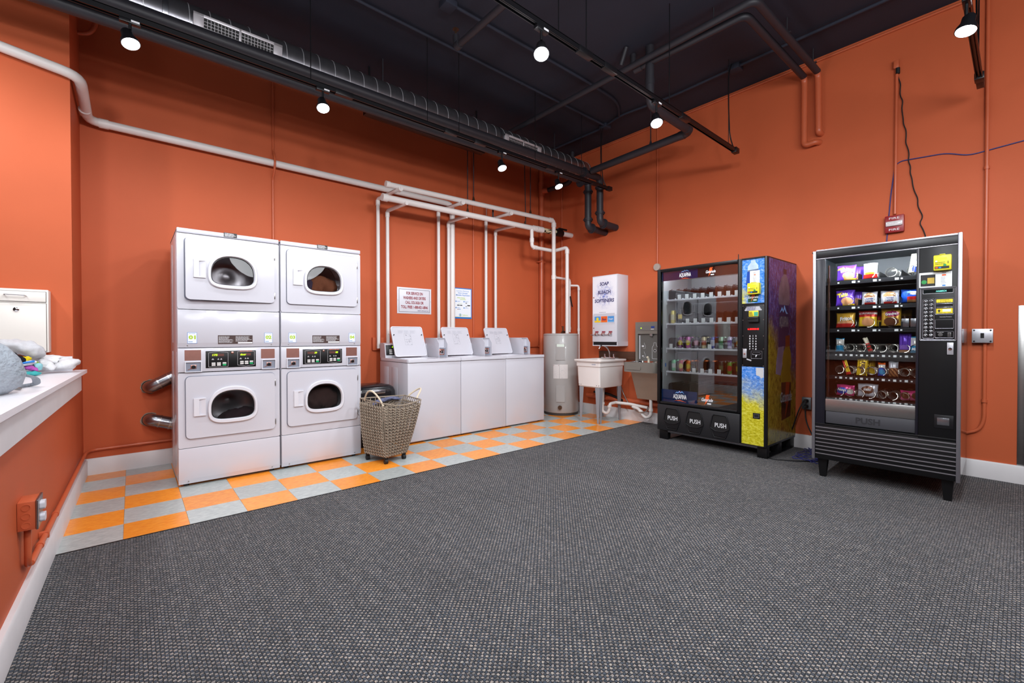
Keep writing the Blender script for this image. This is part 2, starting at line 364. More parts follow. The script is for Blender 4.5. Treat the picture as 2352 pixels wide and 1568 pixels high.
# walls
g = G().box(-0.44, XB+.15, YA, YA+.12, -.1, CZ)
struct('wall_back', g, paint)
struct('wall_right', G().box(XB, XB+.12, YR, YA, -.1, CZ), paint)
g = G().prism([(-0.44, 4.40), (xw(4.40), 4.40), (xw(YA), YA), (-0.44, YA)], -.1, CZ, 'xy')           # full-height stub
g.prism([(-0.47, YR), (xw(YR), YR), (xw(4.40), 4.40), (-0.47, 4.40)], -.1, 0.875, 'xy')               # low wall under the counter
struct('wall_left', g, paint)
struct('wall_nook', G().box(XN-.1, -0.44, YN, YN+.12, -.1, CZ), paint)
struct('wall_rear', G().box(XN-.1, XB+.12, YR-.12, YR, -.1, CZ), paint)
struct('wall_far_left', G().box(XN-.12, XN, YR, YN, -.1, CZ), M('darkened_unseen_wall', (58, 42, 38), .6, var=.05))  # unseen wall coloured dark so the snack glass reflects a dark room
struct('ceiling', G().box(XN-.12, XB+.12, YR-.12, YA+.12, CZ, CZ+.1), ceilm)
# baseboards
def bboard(name, pts, h, t_):
    g = G(); (xa, ya), (xb_, yb) = pts; d = Vector((xb_-xa, yb-ya, 0)).normalized(); nrm = Vector((-d.y, d.x, 0))*t_
    prof = [(0, 0), (t_, 0), (t_, h-.012), (t_-.007, h), (0, h)]
    A = [(xa+nrm.x*p/t_, ya+nrm.y*p/t_, z) for p, z in prof]; B = [(xb_+nrm.x*p/t_, yb+nrm.y*p/t_, z) for p, z in prof]
    g.ring([A, B], True, True, True, 0, False); return struct(name, g, trimw)
bboard('baseboard_back', ((XB, YA), (xw(YA), YA)), 0.135, 0.018)
bboard('baseboard_right', ((XB, YR), (XB, YA)), 0.142, 0.022)
bboard('baseboard_left', ((xw(YA), YA), (xw(YR), YR)), 0.132, 0.025)

# ------------------------------------------------------------ counter on the low wall
quartz = M('white_speckled_countertop', (232, 230, 234), 0.35, var=0.05, scale=160, bump=0.15, bscale=200)
ct = thing('countertop', 'white speckled countertop on the low orange wall', 'counter', (-0.6, 2.0, 0.875))
g = G().prism([(-1.05, -1.6), (-0.384, -1.6), (-0.303, 2.017), (-0.248, 4.455), (-0.31, 4.455), (-0.312, 4.395), (-1.05, 4.395)], 0.876, 0.9, 'xy')
obj('slab', g, quartz, ct, rel=True)
obj('backsplash', G().box(-1.05, -0.318, 4.376, 4.3985, 0.9, 1.0, 0.002), white2, ct, rel=True)
g = G().prism([(xw(-1.5), -1.5), (xw(-1.5)+.016, -1.5), (xw(4.39)+.042, 4.385), (xw(4.39), 4.385)], 0.756, 0.8755, 'xy')
obj('apron', g, trimw, ct, rel=True)

# drop box
cream = M('cream_painted_steel', (232, 226, 218), 0.4, var=0.015)
db = thing('drop_box', 'cream steel drop box with a slot drawer hung on the orange wall over the counter', 'drop box', (-.58, 4.39, 1.03))
g = G().box(-.735, -.422, 4.28, 4.398, 1.033, 1.452, 0.004)
obj('body', g, cream, db, rel=True)
g = G().box(-.73, -.434, 4.275, 4.2815, 1.37, 1.436, .002); obj('drop_drawer', g, cream, db, rel=True)
g = G().box(-.73, -.433, 4.275, 4.2815, 1.042, 1.358, .002); dd = obj('door', g, cream, db, rel=True)
g = G()
for x0, x1, z0, z1 in ((-.733, -.431, 1.366, 1.37), (-.733, -.431, 1.436, 1.4385), (-.434, -.431, 1.366, 1.438), (-.733, -.43, 1.357, 1.361), (-.433, -.43, 1.04, 1.36), (-.733, -.43, 1.0385, 1.042)): g.box(x0, x1, 4.2792, 4.2804, z0, z1)
obj('seam', g, M('dark_seam', (95, 88, 82), .6), db, rel=True)
g = G().tube([(-.616, 4.276, 1.41), (-.616, 4.245, 1.41), (-.522, 4.245, 1.407), (-.522, 4.276, 1.407)], .0035, 8, fil=.008); obj('handle', g, chrome, db, rel=True)
g = G().lathe([(0.014, 0), (0.014, -.006), (.008, -.008), (.0, -.008)], 20, (-.567, 4.275, 1.317), ax='y'); lk = obj('lock', g, chrome, db, rel=True)
obj('keyhole', G().box(-.5685, -.5655, 4.266, 4.2668, 1.312, 1.322), black_t, lk, rel=True)
t_ = txt('Drop Box', -.605+.58+.065, 4.2745-4.39, 1.067-1.03, 0.014, red_t, db, width=.118, bold=.02)

# laundry on the counter
def lump(path, w_, t_, seed, n=18, rough=.12):
    rnd = random.Random(seed); g = G(); K = 26; P = [Vector(p) for p in path]
    L = [0.0]
    for a, b in zip(P, P[1:]): L.append(L[-1]+(b-a).length)
    pts = []
    for i in range(K):
        s = L[-1]*i/(K-1); j = max(k for k in range(len(L)) if L[k] <= s+1e-9); j = min(j, len(P)-2)
        pts.append(P[j].lerp(P[j+1], (s-L[j])/(L[j+1]-L[j])))
    for _ in range(3): pts = [pts[0]]+[(pts[i-1]+pts[i]*2+pts[i+1])/4 for i in range(1, K-1)]+[pts[-1]]
    ph = [rnd.uniform(0, 6.28) for _ in range(6)]
    loops = []
    for i, p in enumerate(pts):
        a = pts[max(0, i-1)]; b = pts[min(K-1, i+1)]; t = (b-a).normalized(); side = t.cross(Vector((0, 0, 1))).normalized(); upv = side.cross(t)
        e = min(1, 4.5*min(i+.25, K-1-i+.25)/K)**.5; lp = []
        for k in range(n):
            th = 2*pi*k/n; f = 1+rough*(sin(3*th+ph[0]+i*.5)+.6*sin(5*th+ph[1]-i*.9)+.5*sin(2*th+ph[2]+i*1.3))
            lp.append(p+side*w_*e*f*cos(th)+upv*t_*e*f*(sin(th)))
        loops.append(lp)
    g.ring(loops, True, True, True); return g
def cloth_m(name, c): return M(name, c, .92, var=.1, scale=60, bump=.8, bscale=900, spec=.1)
knit = cloth_m('white_knit', (226, 226, 228)); knit2 = cloth_m('pale_grey_knit', (208, 208, 212))
obj('knit_cloth', lump([(-.66, 4.1, 1.045), (-.58, 4.06, 1.085), (-.50, 4.08, 1.065), (-.43, 4.12, 1.015)], .075, .045, 3), knit2, None, 'pale grey knitted cloth heaped highest against the cream drop box', 'clothing')
obj('knit_cloth', lump([(-.50, 4.22, .985), (-.42, 4.20, .985), (-.34, 4.20, .968), (-.335, 4.13, .955), (-.39, 4.12, .935)], .07, .034, 5), knit, None, 'white knitted garment folded double at the right end of the laundry heap', 'clothing')
obj('white_sock', lump([(-.45, 4.12, .985), (-.41, 4.08, .965), (-.385, 4.05, .925)], .03, .02, 8), knit, None, 'white sock curling over onto the countertop in front of the folded knit', 'sock')
obj('black_sock', lump([(-.60, 3.98, 1.04), (-.54, 3.92, 1.02), (-.485, 3.90, .985)], .04, .022, 11), cloth_m('black_knit', (30, 29, 34)), None, 'black sock with a white patch lying under the grey knit', 'sock')
g = lump([(-.56, 3.93, .965), (-.50, 3.93, .975), (-.44, 3.94, .985)], .035, .014, 12)
sk = obj('striped_sock', g, knit, None, 'white sock with a bold blue stripe', 'sock')
g = G().tube([(-.555, 3.895, .968), (-.50, 3.892, .98), (-.445, 3.90, .99)], .006, 8); obj('stripe', g, blue_t, sk, 'blue stripe', rel=False).location = (-sk.location.x, -sk.location.y, -sk.location.z)
obj('yellow_sock', lump([(-.51, 3.99, 1.0), (-.47, 3.97, 1.005)], .022, .014, 14), cloth_m('yellow_knit', (232, 205, 40)), None, 'scrap of a yellow sock peeking out of the heap', 'sock')
obj('teal_sock', lump([(-.53, 3.95, .925), (-.48, 3.9, .915), (-.42, 3.92, .915)], .034, .014, 15), cloth_m('teal_knit', (70, 168, 168)), None, 'teal and white sock lowest in the heap on the countertop', 'sock')
obj('magenta_sock', lump([(-.50, 3.97, .955), (-.465, 3.93, .95), (-.435, 3.92, .93)], .022, .013, 16), cloth_m('magenta_knit', (190, 92, 178)), None, 'magenta sock between the striped and the teal sock', 'sock')
obj('aqua_sock', lump([(-.46, 4.0, .95), (-.43, 3.98, .955)], .026, .022, 17), cloth_m('aqua_knit', (150, 206, 214)), None, 'pale aqua balled sock beside the white knit', 'sock')
obj('green_sock', lump([(-.48, 4.0, .975), (-.44, 3.99, .975)], .022, .012, 18), cloth_m('green_knit', (140, 180, 60)), None, 'small green sock under the striped sock', 'sock')
# grey net laundry bag
bagm, nt, b, N, L = newmat('grey_translucent_mesh'); b.inputs['Base Color'].default_value = lin((168, 178, 188)); b.inputs['Roughness'].default_value = .6; b.inputs['Alpha'].default_value = .82
nn = N.new('ShaderNodeTexNoise'); nn.inputs['Scale'].default_value = 14; bp = N.new('ShaderNodeBump'); bp.inputs['Strength'].default_value = .6; bp.inputs['Distance'].default_value = .02; L.new(nn.outputs['Fac'], bp.inputs['Height']); L.new(bp.outputs[0], b.inputs['Normal'])
prof = [(.02, 0), (.10, .003), (.135, .03), (.145, .08), (.13, .14), (.10, .19), (.06, .22), (.02, .235), (.0, .236)]
g = G().lathe(prof, 36, (0, 0, 0)); rb = random.Random(4)
g.v = [(x*(1+.10*sin(4*atan2(y, x)+z*9)), y*1.5*(1+.08*sin(3*atan2(y, x)+1)), z*(1+.05*sin(5*atan2(y, x)))) for x, y, z in g.v]
g.off(-.495, 2.72, .9005)
lb = obj('laundry_bag', g, bagm, None, 'slumped grey mesh laundry bag at the left edge on the countertop', 'laundry bag')
obj('strap', G().tube([(.12, .20, .07), (.155, .30, .045), (.15, .36, .012), (.11, .36, .006), (.10, .28, .01)], .014, 8, ell=.3, fil=.03), bagm, lb)
obj('drawstring', G().tube([(.10, .14, .01), (.125, .19, .006), (.10, .24, .006)], .004, 6, fil=.02), greyp, lb)

# ------------------------------------------------------------ left wall fittings
ob_ = thing('outlet_box', 'orange painted surface outlet box with a grey cover on the low wall', 'outlet', (-.345, 2.6, .375))
g = G().box(xw(2.6)-.0, -.294, 2.55, 2.665, .375, .487, .002); obj('box', g, opipe, ob_, rel=True)
for i in range(3):
    g = G().lathe([(.0135, 0), (.0135, -.0012), (.0115, -.0014), (.0115, -.0002), (0, -.0002)], 18, (-.32, 2.55, .395+.035*i), ax='y'); obj('knockout', g, opipe, ob_, rel=True)
cv = obj('cover', G().box(-.294, -.286, 2.547, 2.668, .372, .49, .003), galv, ob_, rel=True)
for z in (.405, .455): obj('socket', G().prism(rrect(2.585, 2.63, z-.016, z+.016, .01), -.286, -.272, 'yz'), white2, cv, rel=True)
obj('conduit_stub', G().tube([(-.322, 2.6, .38), (-.322, 2.6, .255), (-.325, 2.62, .215), (-.327, 2.66, .206)], .011, 10, fil=.03), opipe, ob_, rel=True)
g = G().tube([(xw(2.66)+.022, 2.66, .205), (xw(4.9)+.022, 4.90, .206), (xw(4.97)+.05, YA-.028, .208), (.12, YA-.022, .212), (.70, YA-.022, .216)], .0115, 10, fil=.05)
lc = obj('low_conduit', g, opipe, None, 'orange painted conduit running low along the baseboard and round the corner', 'conduit')
def rel_to(o, g): return g.off(-o.location.x, -o.location.y, -o.location.z)
for y in (2.85, 3.3): obj('coupling', rel_to(lc, G().cyl((xw(y)+.022, y, .205), (xw(y)+.022, y+.03, .205), .015, 12)), opipe, lc)
obj('clamp', rel_to(lc, G().box(xw(3)-.0, xw(3)+.036, 2.99, 3.01, .19, .222, .003)), opipe, lc)
obj('coupling', rel_to(lc, G().cyl((.03, YA-.022, .211), (.06, YA-.022, .211), .015, 12)), opipe, lc)

# ------------------------------------------------------------ stacked dryers
def sup(cx, cz, a, bt, bb, nt_, nb, N_=64):
    P = []
    for k in range(N_):
        t = 2*pi*(k+.5)/N_; c, s_ = cos(t), sin(t); top = s_ >= 0; n = nt_ if top else nb; b = bt if top else bb
        P.append((cx+a*math.copysign(abs(c)**(2/n), c), cz+b*math.copysign(abs(s_)**(2/n), s_)))
    return P
def holed(g, outer, inner, y0, y1, plane='xz', mi=0):
    def P(a, d): return {'xz': (a[0], d, a[1]), 'xy': (a[0], a[1], d)}[plane]
    g.ring([[P(p, y0) for p in outer], [P(p, y1) for p in outer], [P(p, y1) for p in inner], [P(p, y0) for p in inner]], True, mi=mi, sm=False, wrap=True); return g
pane_dark = glassmat('tinted_door_glass', (.62, .60, .60), 1.6)
copper = M('copper_reflecting_steel', (190, 140, 128), .32, .9, var=.05, scale=30)
seal = M('blue_grey_seal', (120, 124, 140), .5, var=.04)
brown_t = M('brown_print', (62, 40, 36), .5, var=.02)
stick = M('white_sticker', (232, 236, 240), .4, var=0)
btn = M('grey_button', (205, 203, 200), .4, var=0); btn_g = M('green_button', (22, 160, 96), .4, var=0)
def door_part(t, z0, z1, zc, ajar=0.0):
    w0, w1 = .046, .652
    g = G(); holed(g, rrect(w0-.004, w1+.003, z0-.004, z1+.004, .034), rrect(w0+.02, w1-.02, z0+.02, z1-.02, .02), .0, -.0015); obj('door_seal', g, seal, t)
    piv = thing_pivot = None
    d_ = G(); out = sup(.35, zc, .298, z1-zc, zc-z0, 22, 22); inn = sup(.352, zc-.01, .158, .158, .11, 2.3, 3.6)
    # door skin with a hole for the window
    holed(d_, rr_match(w0, w1, z0, z1, .03, .352, zc-.01), polar_match(inn, .352, zc-.01), -.004, -.017)
    door = obj('door', d_, white, t)
    # window rim
    o1 = sup(.352, zc-.01, .170, .168, .118, 2.3, 3.4); o2 = sup(.352, zc-.01, .166, .163, .113, 2.3, 3.4); i1 = sup(.352, zc-.01, .152, .140, .093, 2.3, 3.6); i2 = sup(.352, zc-.01, .147, .135, .088, 2.3, 3.8)
    L = lambda o, y: [(a, y, b) for a, b in o]
    rim = G().ring([L(o1, -.016), L(o1, -.030), L(o2, -.036), L(i1, -.036), L(i2, -.022), L(i2, .01)], True, sm=True); obj('window_rim', rim, white2, door)
    sc_ = lambda f_, y: [((a-.352)*f_+.352, y, (b-zc+.01)*f_+zc-.01) for a, b in i2]; gl = G().ring([L(i2, -.014), sc_(.9, -.0141), sc_(.5, -.0142), sc_(.02, -.0142)], True, False, True); obj('window_glass', gl, pane_dark, door)
    obj('glass_bead', G().ring([L(i2, -.0145), L([((a-.352)*.965+.352, (b-zc+.01)*.955+zc-.01) for a, b in i2], -.0155)], True), blk2, door)
    # pocket handle
    hx0, hx1, hz0, hz1 = .094, .170, zc-.055, zc+.08
    h = G(); holed(h, [(hx0, hz0), (hx1, hz0), (hx1, hz1), (hx0, hz1)], [(hx0+.034, hz0+.01), (hx1-.003, hz0+.006), (hx1-.003, hz1-.006), (hx0+.034, hz1-.01)], -.016, -.030)
    h.add([(hx0+.034, -.0165, hz0+.01), (hx1-.003, -.0282, hz0+.006), (hx1-.003, -.0282, hz1-.006), (hx0+.034, -.0165, hz1-.01)], [(0, 1, 2, 3)])
    obj('handle', h, white2, door)
    for z in (z1-.085, z0+.06): obj('hinge', G().box(w1-.002, w1+.006, -.019, -.003, z-.025, z+.025, .001), steel, t)
    if ajar:
        door.location = (w1, 0, 0)
        door.data.transform(Matrix.Translation((-w1, 0, 0)))
        for c in [x for x in bpy.data.objects if x.parent == door]: c.data.transform(Matrix.Translation((-w1, 0, 0)))
        door.rotation_euler = (0, 0, ajar)
    return door
def polar_match(poly, cx, cz, N_=64):
    out = []
    for k in range(N_):
        a = 2*pi*(k+.5)/N_; d = (cos(a), sin(a)); best = None
        for i in range(len(poly)):
            p, q = poly[i], poly[(i+1) % len(poly)]; px, pz = p[0]-cx, p[1]-cz; ex, ez = q[0]-p[0], q[1]-p[1]
            den = d[0]*ez-d[1]*ex
            if abs(den) < 1e-12: continue
            t = (px*ez-pz*ex)/den; u = (px*d[1]-pz*d[0])/den
            if t > 0 and -1e-9 <= u <= 1+1e-9: best = t if best is None else max(best, t)
        out.append((cx+d[0]*best, cz+d[1]*best))
    return out
def rr_match(x0, x1, z0, z1, r, cx, cz): return polar_match(rrect(x0, x1, z0, z1, r, 8) if r else [(x1, z0), (x1, z1), (x0, z1), (x0, z0)], cx, cz, 64)
# the matched outlines must share their corner points: use plain rectangles with extra corner samples
def frame_panel(g, x0, x1, z0, z1, inn, cx, cz, y0, y1, r=0):
    n = 160; out = polar_match(rrect(x0, x1, z0, z1, max(r, .001), 4), cx, cz, n); ii = polar_match(inn, cx, cz, n)
    holed(g, out, ii, y0, y1); return g
rr_match = lambda x0, x1, z0, z1, r, cx, cz: polar_match(rrect(x0, x1, z0, z1, r, 8), cx, cz, 160)
_pm = polar_match
def make_dryer(x0, label, nums, leds, ajar):
    t = thing('stacked_dryer', label, 'dryer', (x0, 4.12, 0), group=None); W = .69; Dp = .70
    g = G()
    g.box(0, .012, .015, Dp, .03, 1.95, .003).box(W-.012, W, .015, Dp, .03, 1.95, .003).box(0.012, W-.012, Dp-.012, Dp, .03, 1.95).box(0, W, .012, Dp, 1.93, 1.955, .006).box(.012, W-.012, .02, Dp-.012, 1.04, 1.06).box(.012, W-.012, .02, Dp-.012, .03, .05)
    for z0, z1 in ((.06, 1.02), (1.09, 1.9)):
        g.box(-.0015, .001, .09, .12, z0, z1, .001); g.box(-.0015, .001, .5, .53, z0, z1, .001)
    obj('cabinet', g, white, t)
    obj('top_trim', G().box(0, W, -.006, .014, 1.919, 1.955, .006), white, t)
    zc_u, zc_l = 1.640, .588
    for nm, z0, z1, zc in (('upper_front', 1.347, 1.916, zc_u), ('lower_front', .294, .862, zc_l)):
        g = G(); frame_panel(g, 0, W, z0, z1, sup(.352, zc-.01, .150, .138, .091, 2.3, 3.7), .352, zc-.01, .012, .0, .004); obj(nm, g, white, t)
        dr = G().lathe([(.20, .0), (.265, .01), (.28, .04), (.28, .19), (.25, .22), (.24, .205), (.20, .225), (.19, .21), (.15, .235), (.09, .255), (.03, .245), (0, .235)], 40, (.352, .03, zc+.0), ax='y', caps=False)
        for k in range(3):
            a = 2*pi*k/3+.5; c, s_ = cos(a), sin(a)
            dr.box(.352+.235*c-.012, .352+.235*c+.012, .06, .20, zc+.235*s_-.03, zc+.235*s_+.03, .006)
        obj('drum', dr, M('drum_steel', (188, 190, 196), .3, .7, var=.12, scale=5), t)
    g = G().box(0, W, -.004, .012, 1.086, 1.343, .004); g.prism([(-.004, 1.09), (.006, 1.056), (.014, 1.056), (.014, 1.09)], 0, W, 'yz'); obj('service_panel', g, white, t)
    g = G().box(0, W, 0, .012, .868, 1.050, .003); cpn = obj('control_panel', g, white, t)
    g = G().box(0, W, -.002, .012, .052, .290, .004); g.prism([(-.002, .056), (.008, .022), (.014, .022), (.014, .056)], 0, W, 'yz'); obj('kick_panel', g, white, t)
    for x in (.06, W-.06):
        for z in (.04, 1.072): obj('screw', G().lathe([(.005, 0), (.004, -.003), (0, -.0035)], 12, (x, .0015, z), ax='y'), steel, t)
    for x in (.05, W-.05):
        for y in (.06, Dp-.06): obj('foot', G().cyl((x, y, 0), (x, y, .032), .018, 12), rubber, t)
    door_part(t, 1.418, 1.887, zc_u, ajar); door_part(t, .364, .835, zc_l, 0)
    # display plate
    cf = obj('display_plate', G().box(.173, .514, -.0025, 0, .894, 1.026, .0008), blk, cpn)
    fr = M('silver_outline', (190, 188, 190), .4, .3, var=0)
    def path(pts):
        g = G(); pts = pts+[pts[0]]
        for a, b in zip(pts, pts[1:]): g.tube([(a[0], -.0028, a[1]), (b[0], -.0028, b[1])], .0013, 6)
        return g
    obj('outline', path([(.192, .902), (.320, .902), (.320, 1.012), (.256, 1.022), (.192, 1.012)]), fr, cf)
    obj('outline', path([(.385, 1.018), (.503, 1.018), (.503, .910), (.444, .899), (.385, .910)]), fr, cf)
    dim = M('unlit_led', (92, 52, 44), .4, var=.1)
    for (x_, led, wd), X1 in zip(((.214, leds[0], .038), (.402, leds[1], .045)), (.293, .478)):
        obj('led_window', G().box(x_-.002, X1, -.003, -.0025, .985, 1.004), dim, cf)
        rt_ = leds[2]
        if rt_: txt(led, X1-.012, -.0034, .9945, .015, led_g, cf, width=.022, bold=.02, shear=.15)
        else: txt(led, x_+wd/2, -.0034, .9945, .015, led_g, cf, width=wd-.004, bold=.02, shear=.15)
    for cols, zr in (((.211, .246, .283), (.924, .910)), ((.402, .435, .469), (.930, .915))):
        for r_, z in enumerate(zr):
            for ci, x in enumerate(cols):
                obj('button', G().box(x, x+.025, -.0042, -.0025, z, z+.0125, .001, seg=1), btn_g if (ci == 2 and r_ == 1) else btn, cf)
    g = G()
    for x, s_ in ((.219, 1), (.255, .7), (.274, .8), (.406, 1), (.440, .7), (.457, .8)): g.add([(x-.009*s_, -.0028, .957), (x+.009*s_, -.0028, .957), (x, -.0028, .970)], [(0, 1, 2)])
    obj('icon', g, fr, cf)
    txt('Speed Queen', .444, -.0034, 1.0195, .0105, orange_t, cf, width=.088, bold=.03, shear=.2)
    obj('knob', G().lathe([(.010, 0), (.009, -.005), (.004, -.007), (0, -.007)], 20, (.349, -.0025, 1.010), ax='y'), copper, cf)
    # coin slides and steel plates
    for x, xm in ((.042, .042), (.555, .552)):
        obj('steel_plate', G().box(xm, xm+.102, -.0015, 0, .957, 1.036), copper, cpn)
        cs = G(); holed(cs, [(x, .868), (x+.106, .868), (x+.106, .948), (x, .948)], [(x+.006, .873), (x+.100, .873), (x+.100, .943), (x+.006, .943)], 0, -.016)
        sl = obj('coin_slide', cs, white2, cpn)
        obj('slide_face', G().box(x+.006, x+.100, -.004, -.0015, .873, .943), M('slide_steel', (150, 156, 170), .35, .4, var=.06), sl)
        obj('slide_plate', G().box(x+.036, x+.072, -.0065, -.004, .893, .923, .001), copper, sl)
        obj('coin_dial', G().lathe([(.0135, 0), (.013, -.006), (.009, -.007), (.008, -.004), (0, -.004)], 20, (x+.054, -.006, .908), ax='y'), blk2, sl)
        obj('slide_tongue', G().prism([(x+.018, .884), (x+.042, .893), (x+.042, .899), (x+.018, .889)], -.0042, -.0062), copper, sl)
    # stickers
    for n_, x in zip(nums, (.060, .578)):
        s_ = obj('number_sticker', G().box(x, x+.059, -.0052, -.004, 1.087, 1.170), blue_t, t)
        obj('sticker_face', G().box(x+.002, x+.057, -.0056, -.0052, 1.089, 1.168), stick, s_)
        txt(n_, x+.0295, -.0060, 1.133, .030, lime_t, s_, width=.044, bold=.05)
        txt('payrange', x+.0295, -.0060, 1.160, .006, blue_t, s_, width=.040)
        obj('sticker_line', G().box(x+.006, x+.032, -.0060, -.0056, 1.097, 1.101), blue_t, s_)
    pl = obj('instruction_plate', G().box(.253, .491, -.0052, -.004, 1.081, 1.149), brown_t, t)
    g = G(); print_lines(g, .258, .36, -.0056, 1.088, 1.142, 9, 3); print_lines(g, .372, .486, -.0056, 1.098, 1.142, 7, 5); obj('print', g, white_t, pl)
    obj('white_strip', G().box(.388, .489, -.0056, -.0052, 1.083, 1.094), white_t, pl)
    bd = obj('maker_badge', G().box(.297, .386, -.0075, -.006, 1.926, 1.960), black_t, t)
    g = G(); print_lines(g, .303, .380, -.0079, 1.929, 1.957, 4, 9, .5); obj('print', g, white_t, bd)
    return t
# polar_match sample counts: keep inner and outer equal everywhere
def polar_match(poly, cx, cz, N_=160): return _pm(poly, cx, cz, 160)
make_dryer(.258, 'left stack of two white coin dryers, numbered 01 and 02, its upper door ajar', ('01', '02'), ('175', 'door', False), radians(3.6))
make_dryer(.961, 'right stack of two white coin dryers, numbered 03 and 04, both doors shut', ('03', '04'), ('29', '05', True), 0)
obj('clothes', lump([(1.22, 4.29, 1.54), (1.33, 4.25, 1.62), (1.47, 4.27, 1.56)], .09, .085, 31, rough=.09), cloth_m('brown_cloth', (170, 112, 84)), None, 'brown clothes seen through the upper window of the right dryer stack', 'clothes')
obj('clothes', lump([(1.10, 4.24, 1.54), (1.17, 4.22, 1.61), (1.26, 4.24, 1.56)], .05, .07, 32), cloth_m('slate_cloth', (92, 88, 112)), None, 'slate coloured cloth at the left of the upper right dryer window', 'clothes')
obj('clothes', lump([(.52, 4.25, .47), (.64, 4.23, .49), (.78, 4.25, .52)], .08, .05, 33), cloth_m('dark_maroon_cloth', (78, 54, 64)), None, 'dark maroon clothes in the lower drum of the left dryer stack', 'clothes')
obj('clothes', lump([(1.16, 4.28, .50), (1.32, 4.24, .58), (1.48, 4.28, .52)], .09, .10, 34, rough=.1), cloth_m('dark_brown_cloth', (104, 78, 74)), None, 'dark brown clothes filling the lower drum of the right dryer stack', 'clothes')
# dryer exhaust ducts into the back wall
def flex_duct(pts, label, hole):
    t = thing('dryer_vent', label, 'vent duct', (pts[0][0], YA, pts[0][2]))
    g = G().tube(pts, .052, 20, fil=.09)
    d_ = obj('duct', g, galv, t, rel=True)
    P = [Vector(p) for p in pts]
    for f_, r in ((.25, .0545), (.55, .0545), (.82, .0545)):
        a, b = P[1], P[2]; c = a.lerp(b, f_); n = (b-a).normalized(); obj('band', G().cyl(c-n*.006, c+n*.006, r, 20), steel, t, rel=True)
    rnd = random.Random(hole); L0 = []; L1 = []
    for k in range(28):
        a = 2*pi*k/28; r = .062+rnd.uniform(-.004, .006); L0.append((pts[0][0]+.054*cos(a), YA-.001, pts[0][2]+.054*sin(a))); L1.append((pts[0][0]+r*cos(a), YA-.003, pts[0][2]+r*sin(a)))
    obj('torn_plaster', G().ring([L0, L1], True), M('torn_plaster_rim', (150, 128, 112), .9, var=.3, scale=60), t, rel=True)
    obj('hole_edge', G().lathe([(.056, -.0012), (0, -.0012)], 24, (pts[0][0], YA, pts[0][2]), ax='y'), rubber, t, rel=True)
flex_duct([(.115, YA-.002, .70), (.12, 4.915, .70), (.36, 4.895, .83), (.60, 4.895, .95)], 'upper silver exhaust duct between the wall and the left dryer stack', 1)
flex_duct([(.115, YA-.002, .41), (.12, 4.915, .42), (.36, 4.895, .34), (.60, 4.895, .26)], 'lower silver exhaust duct between the wall and the left dryer stack', 2)

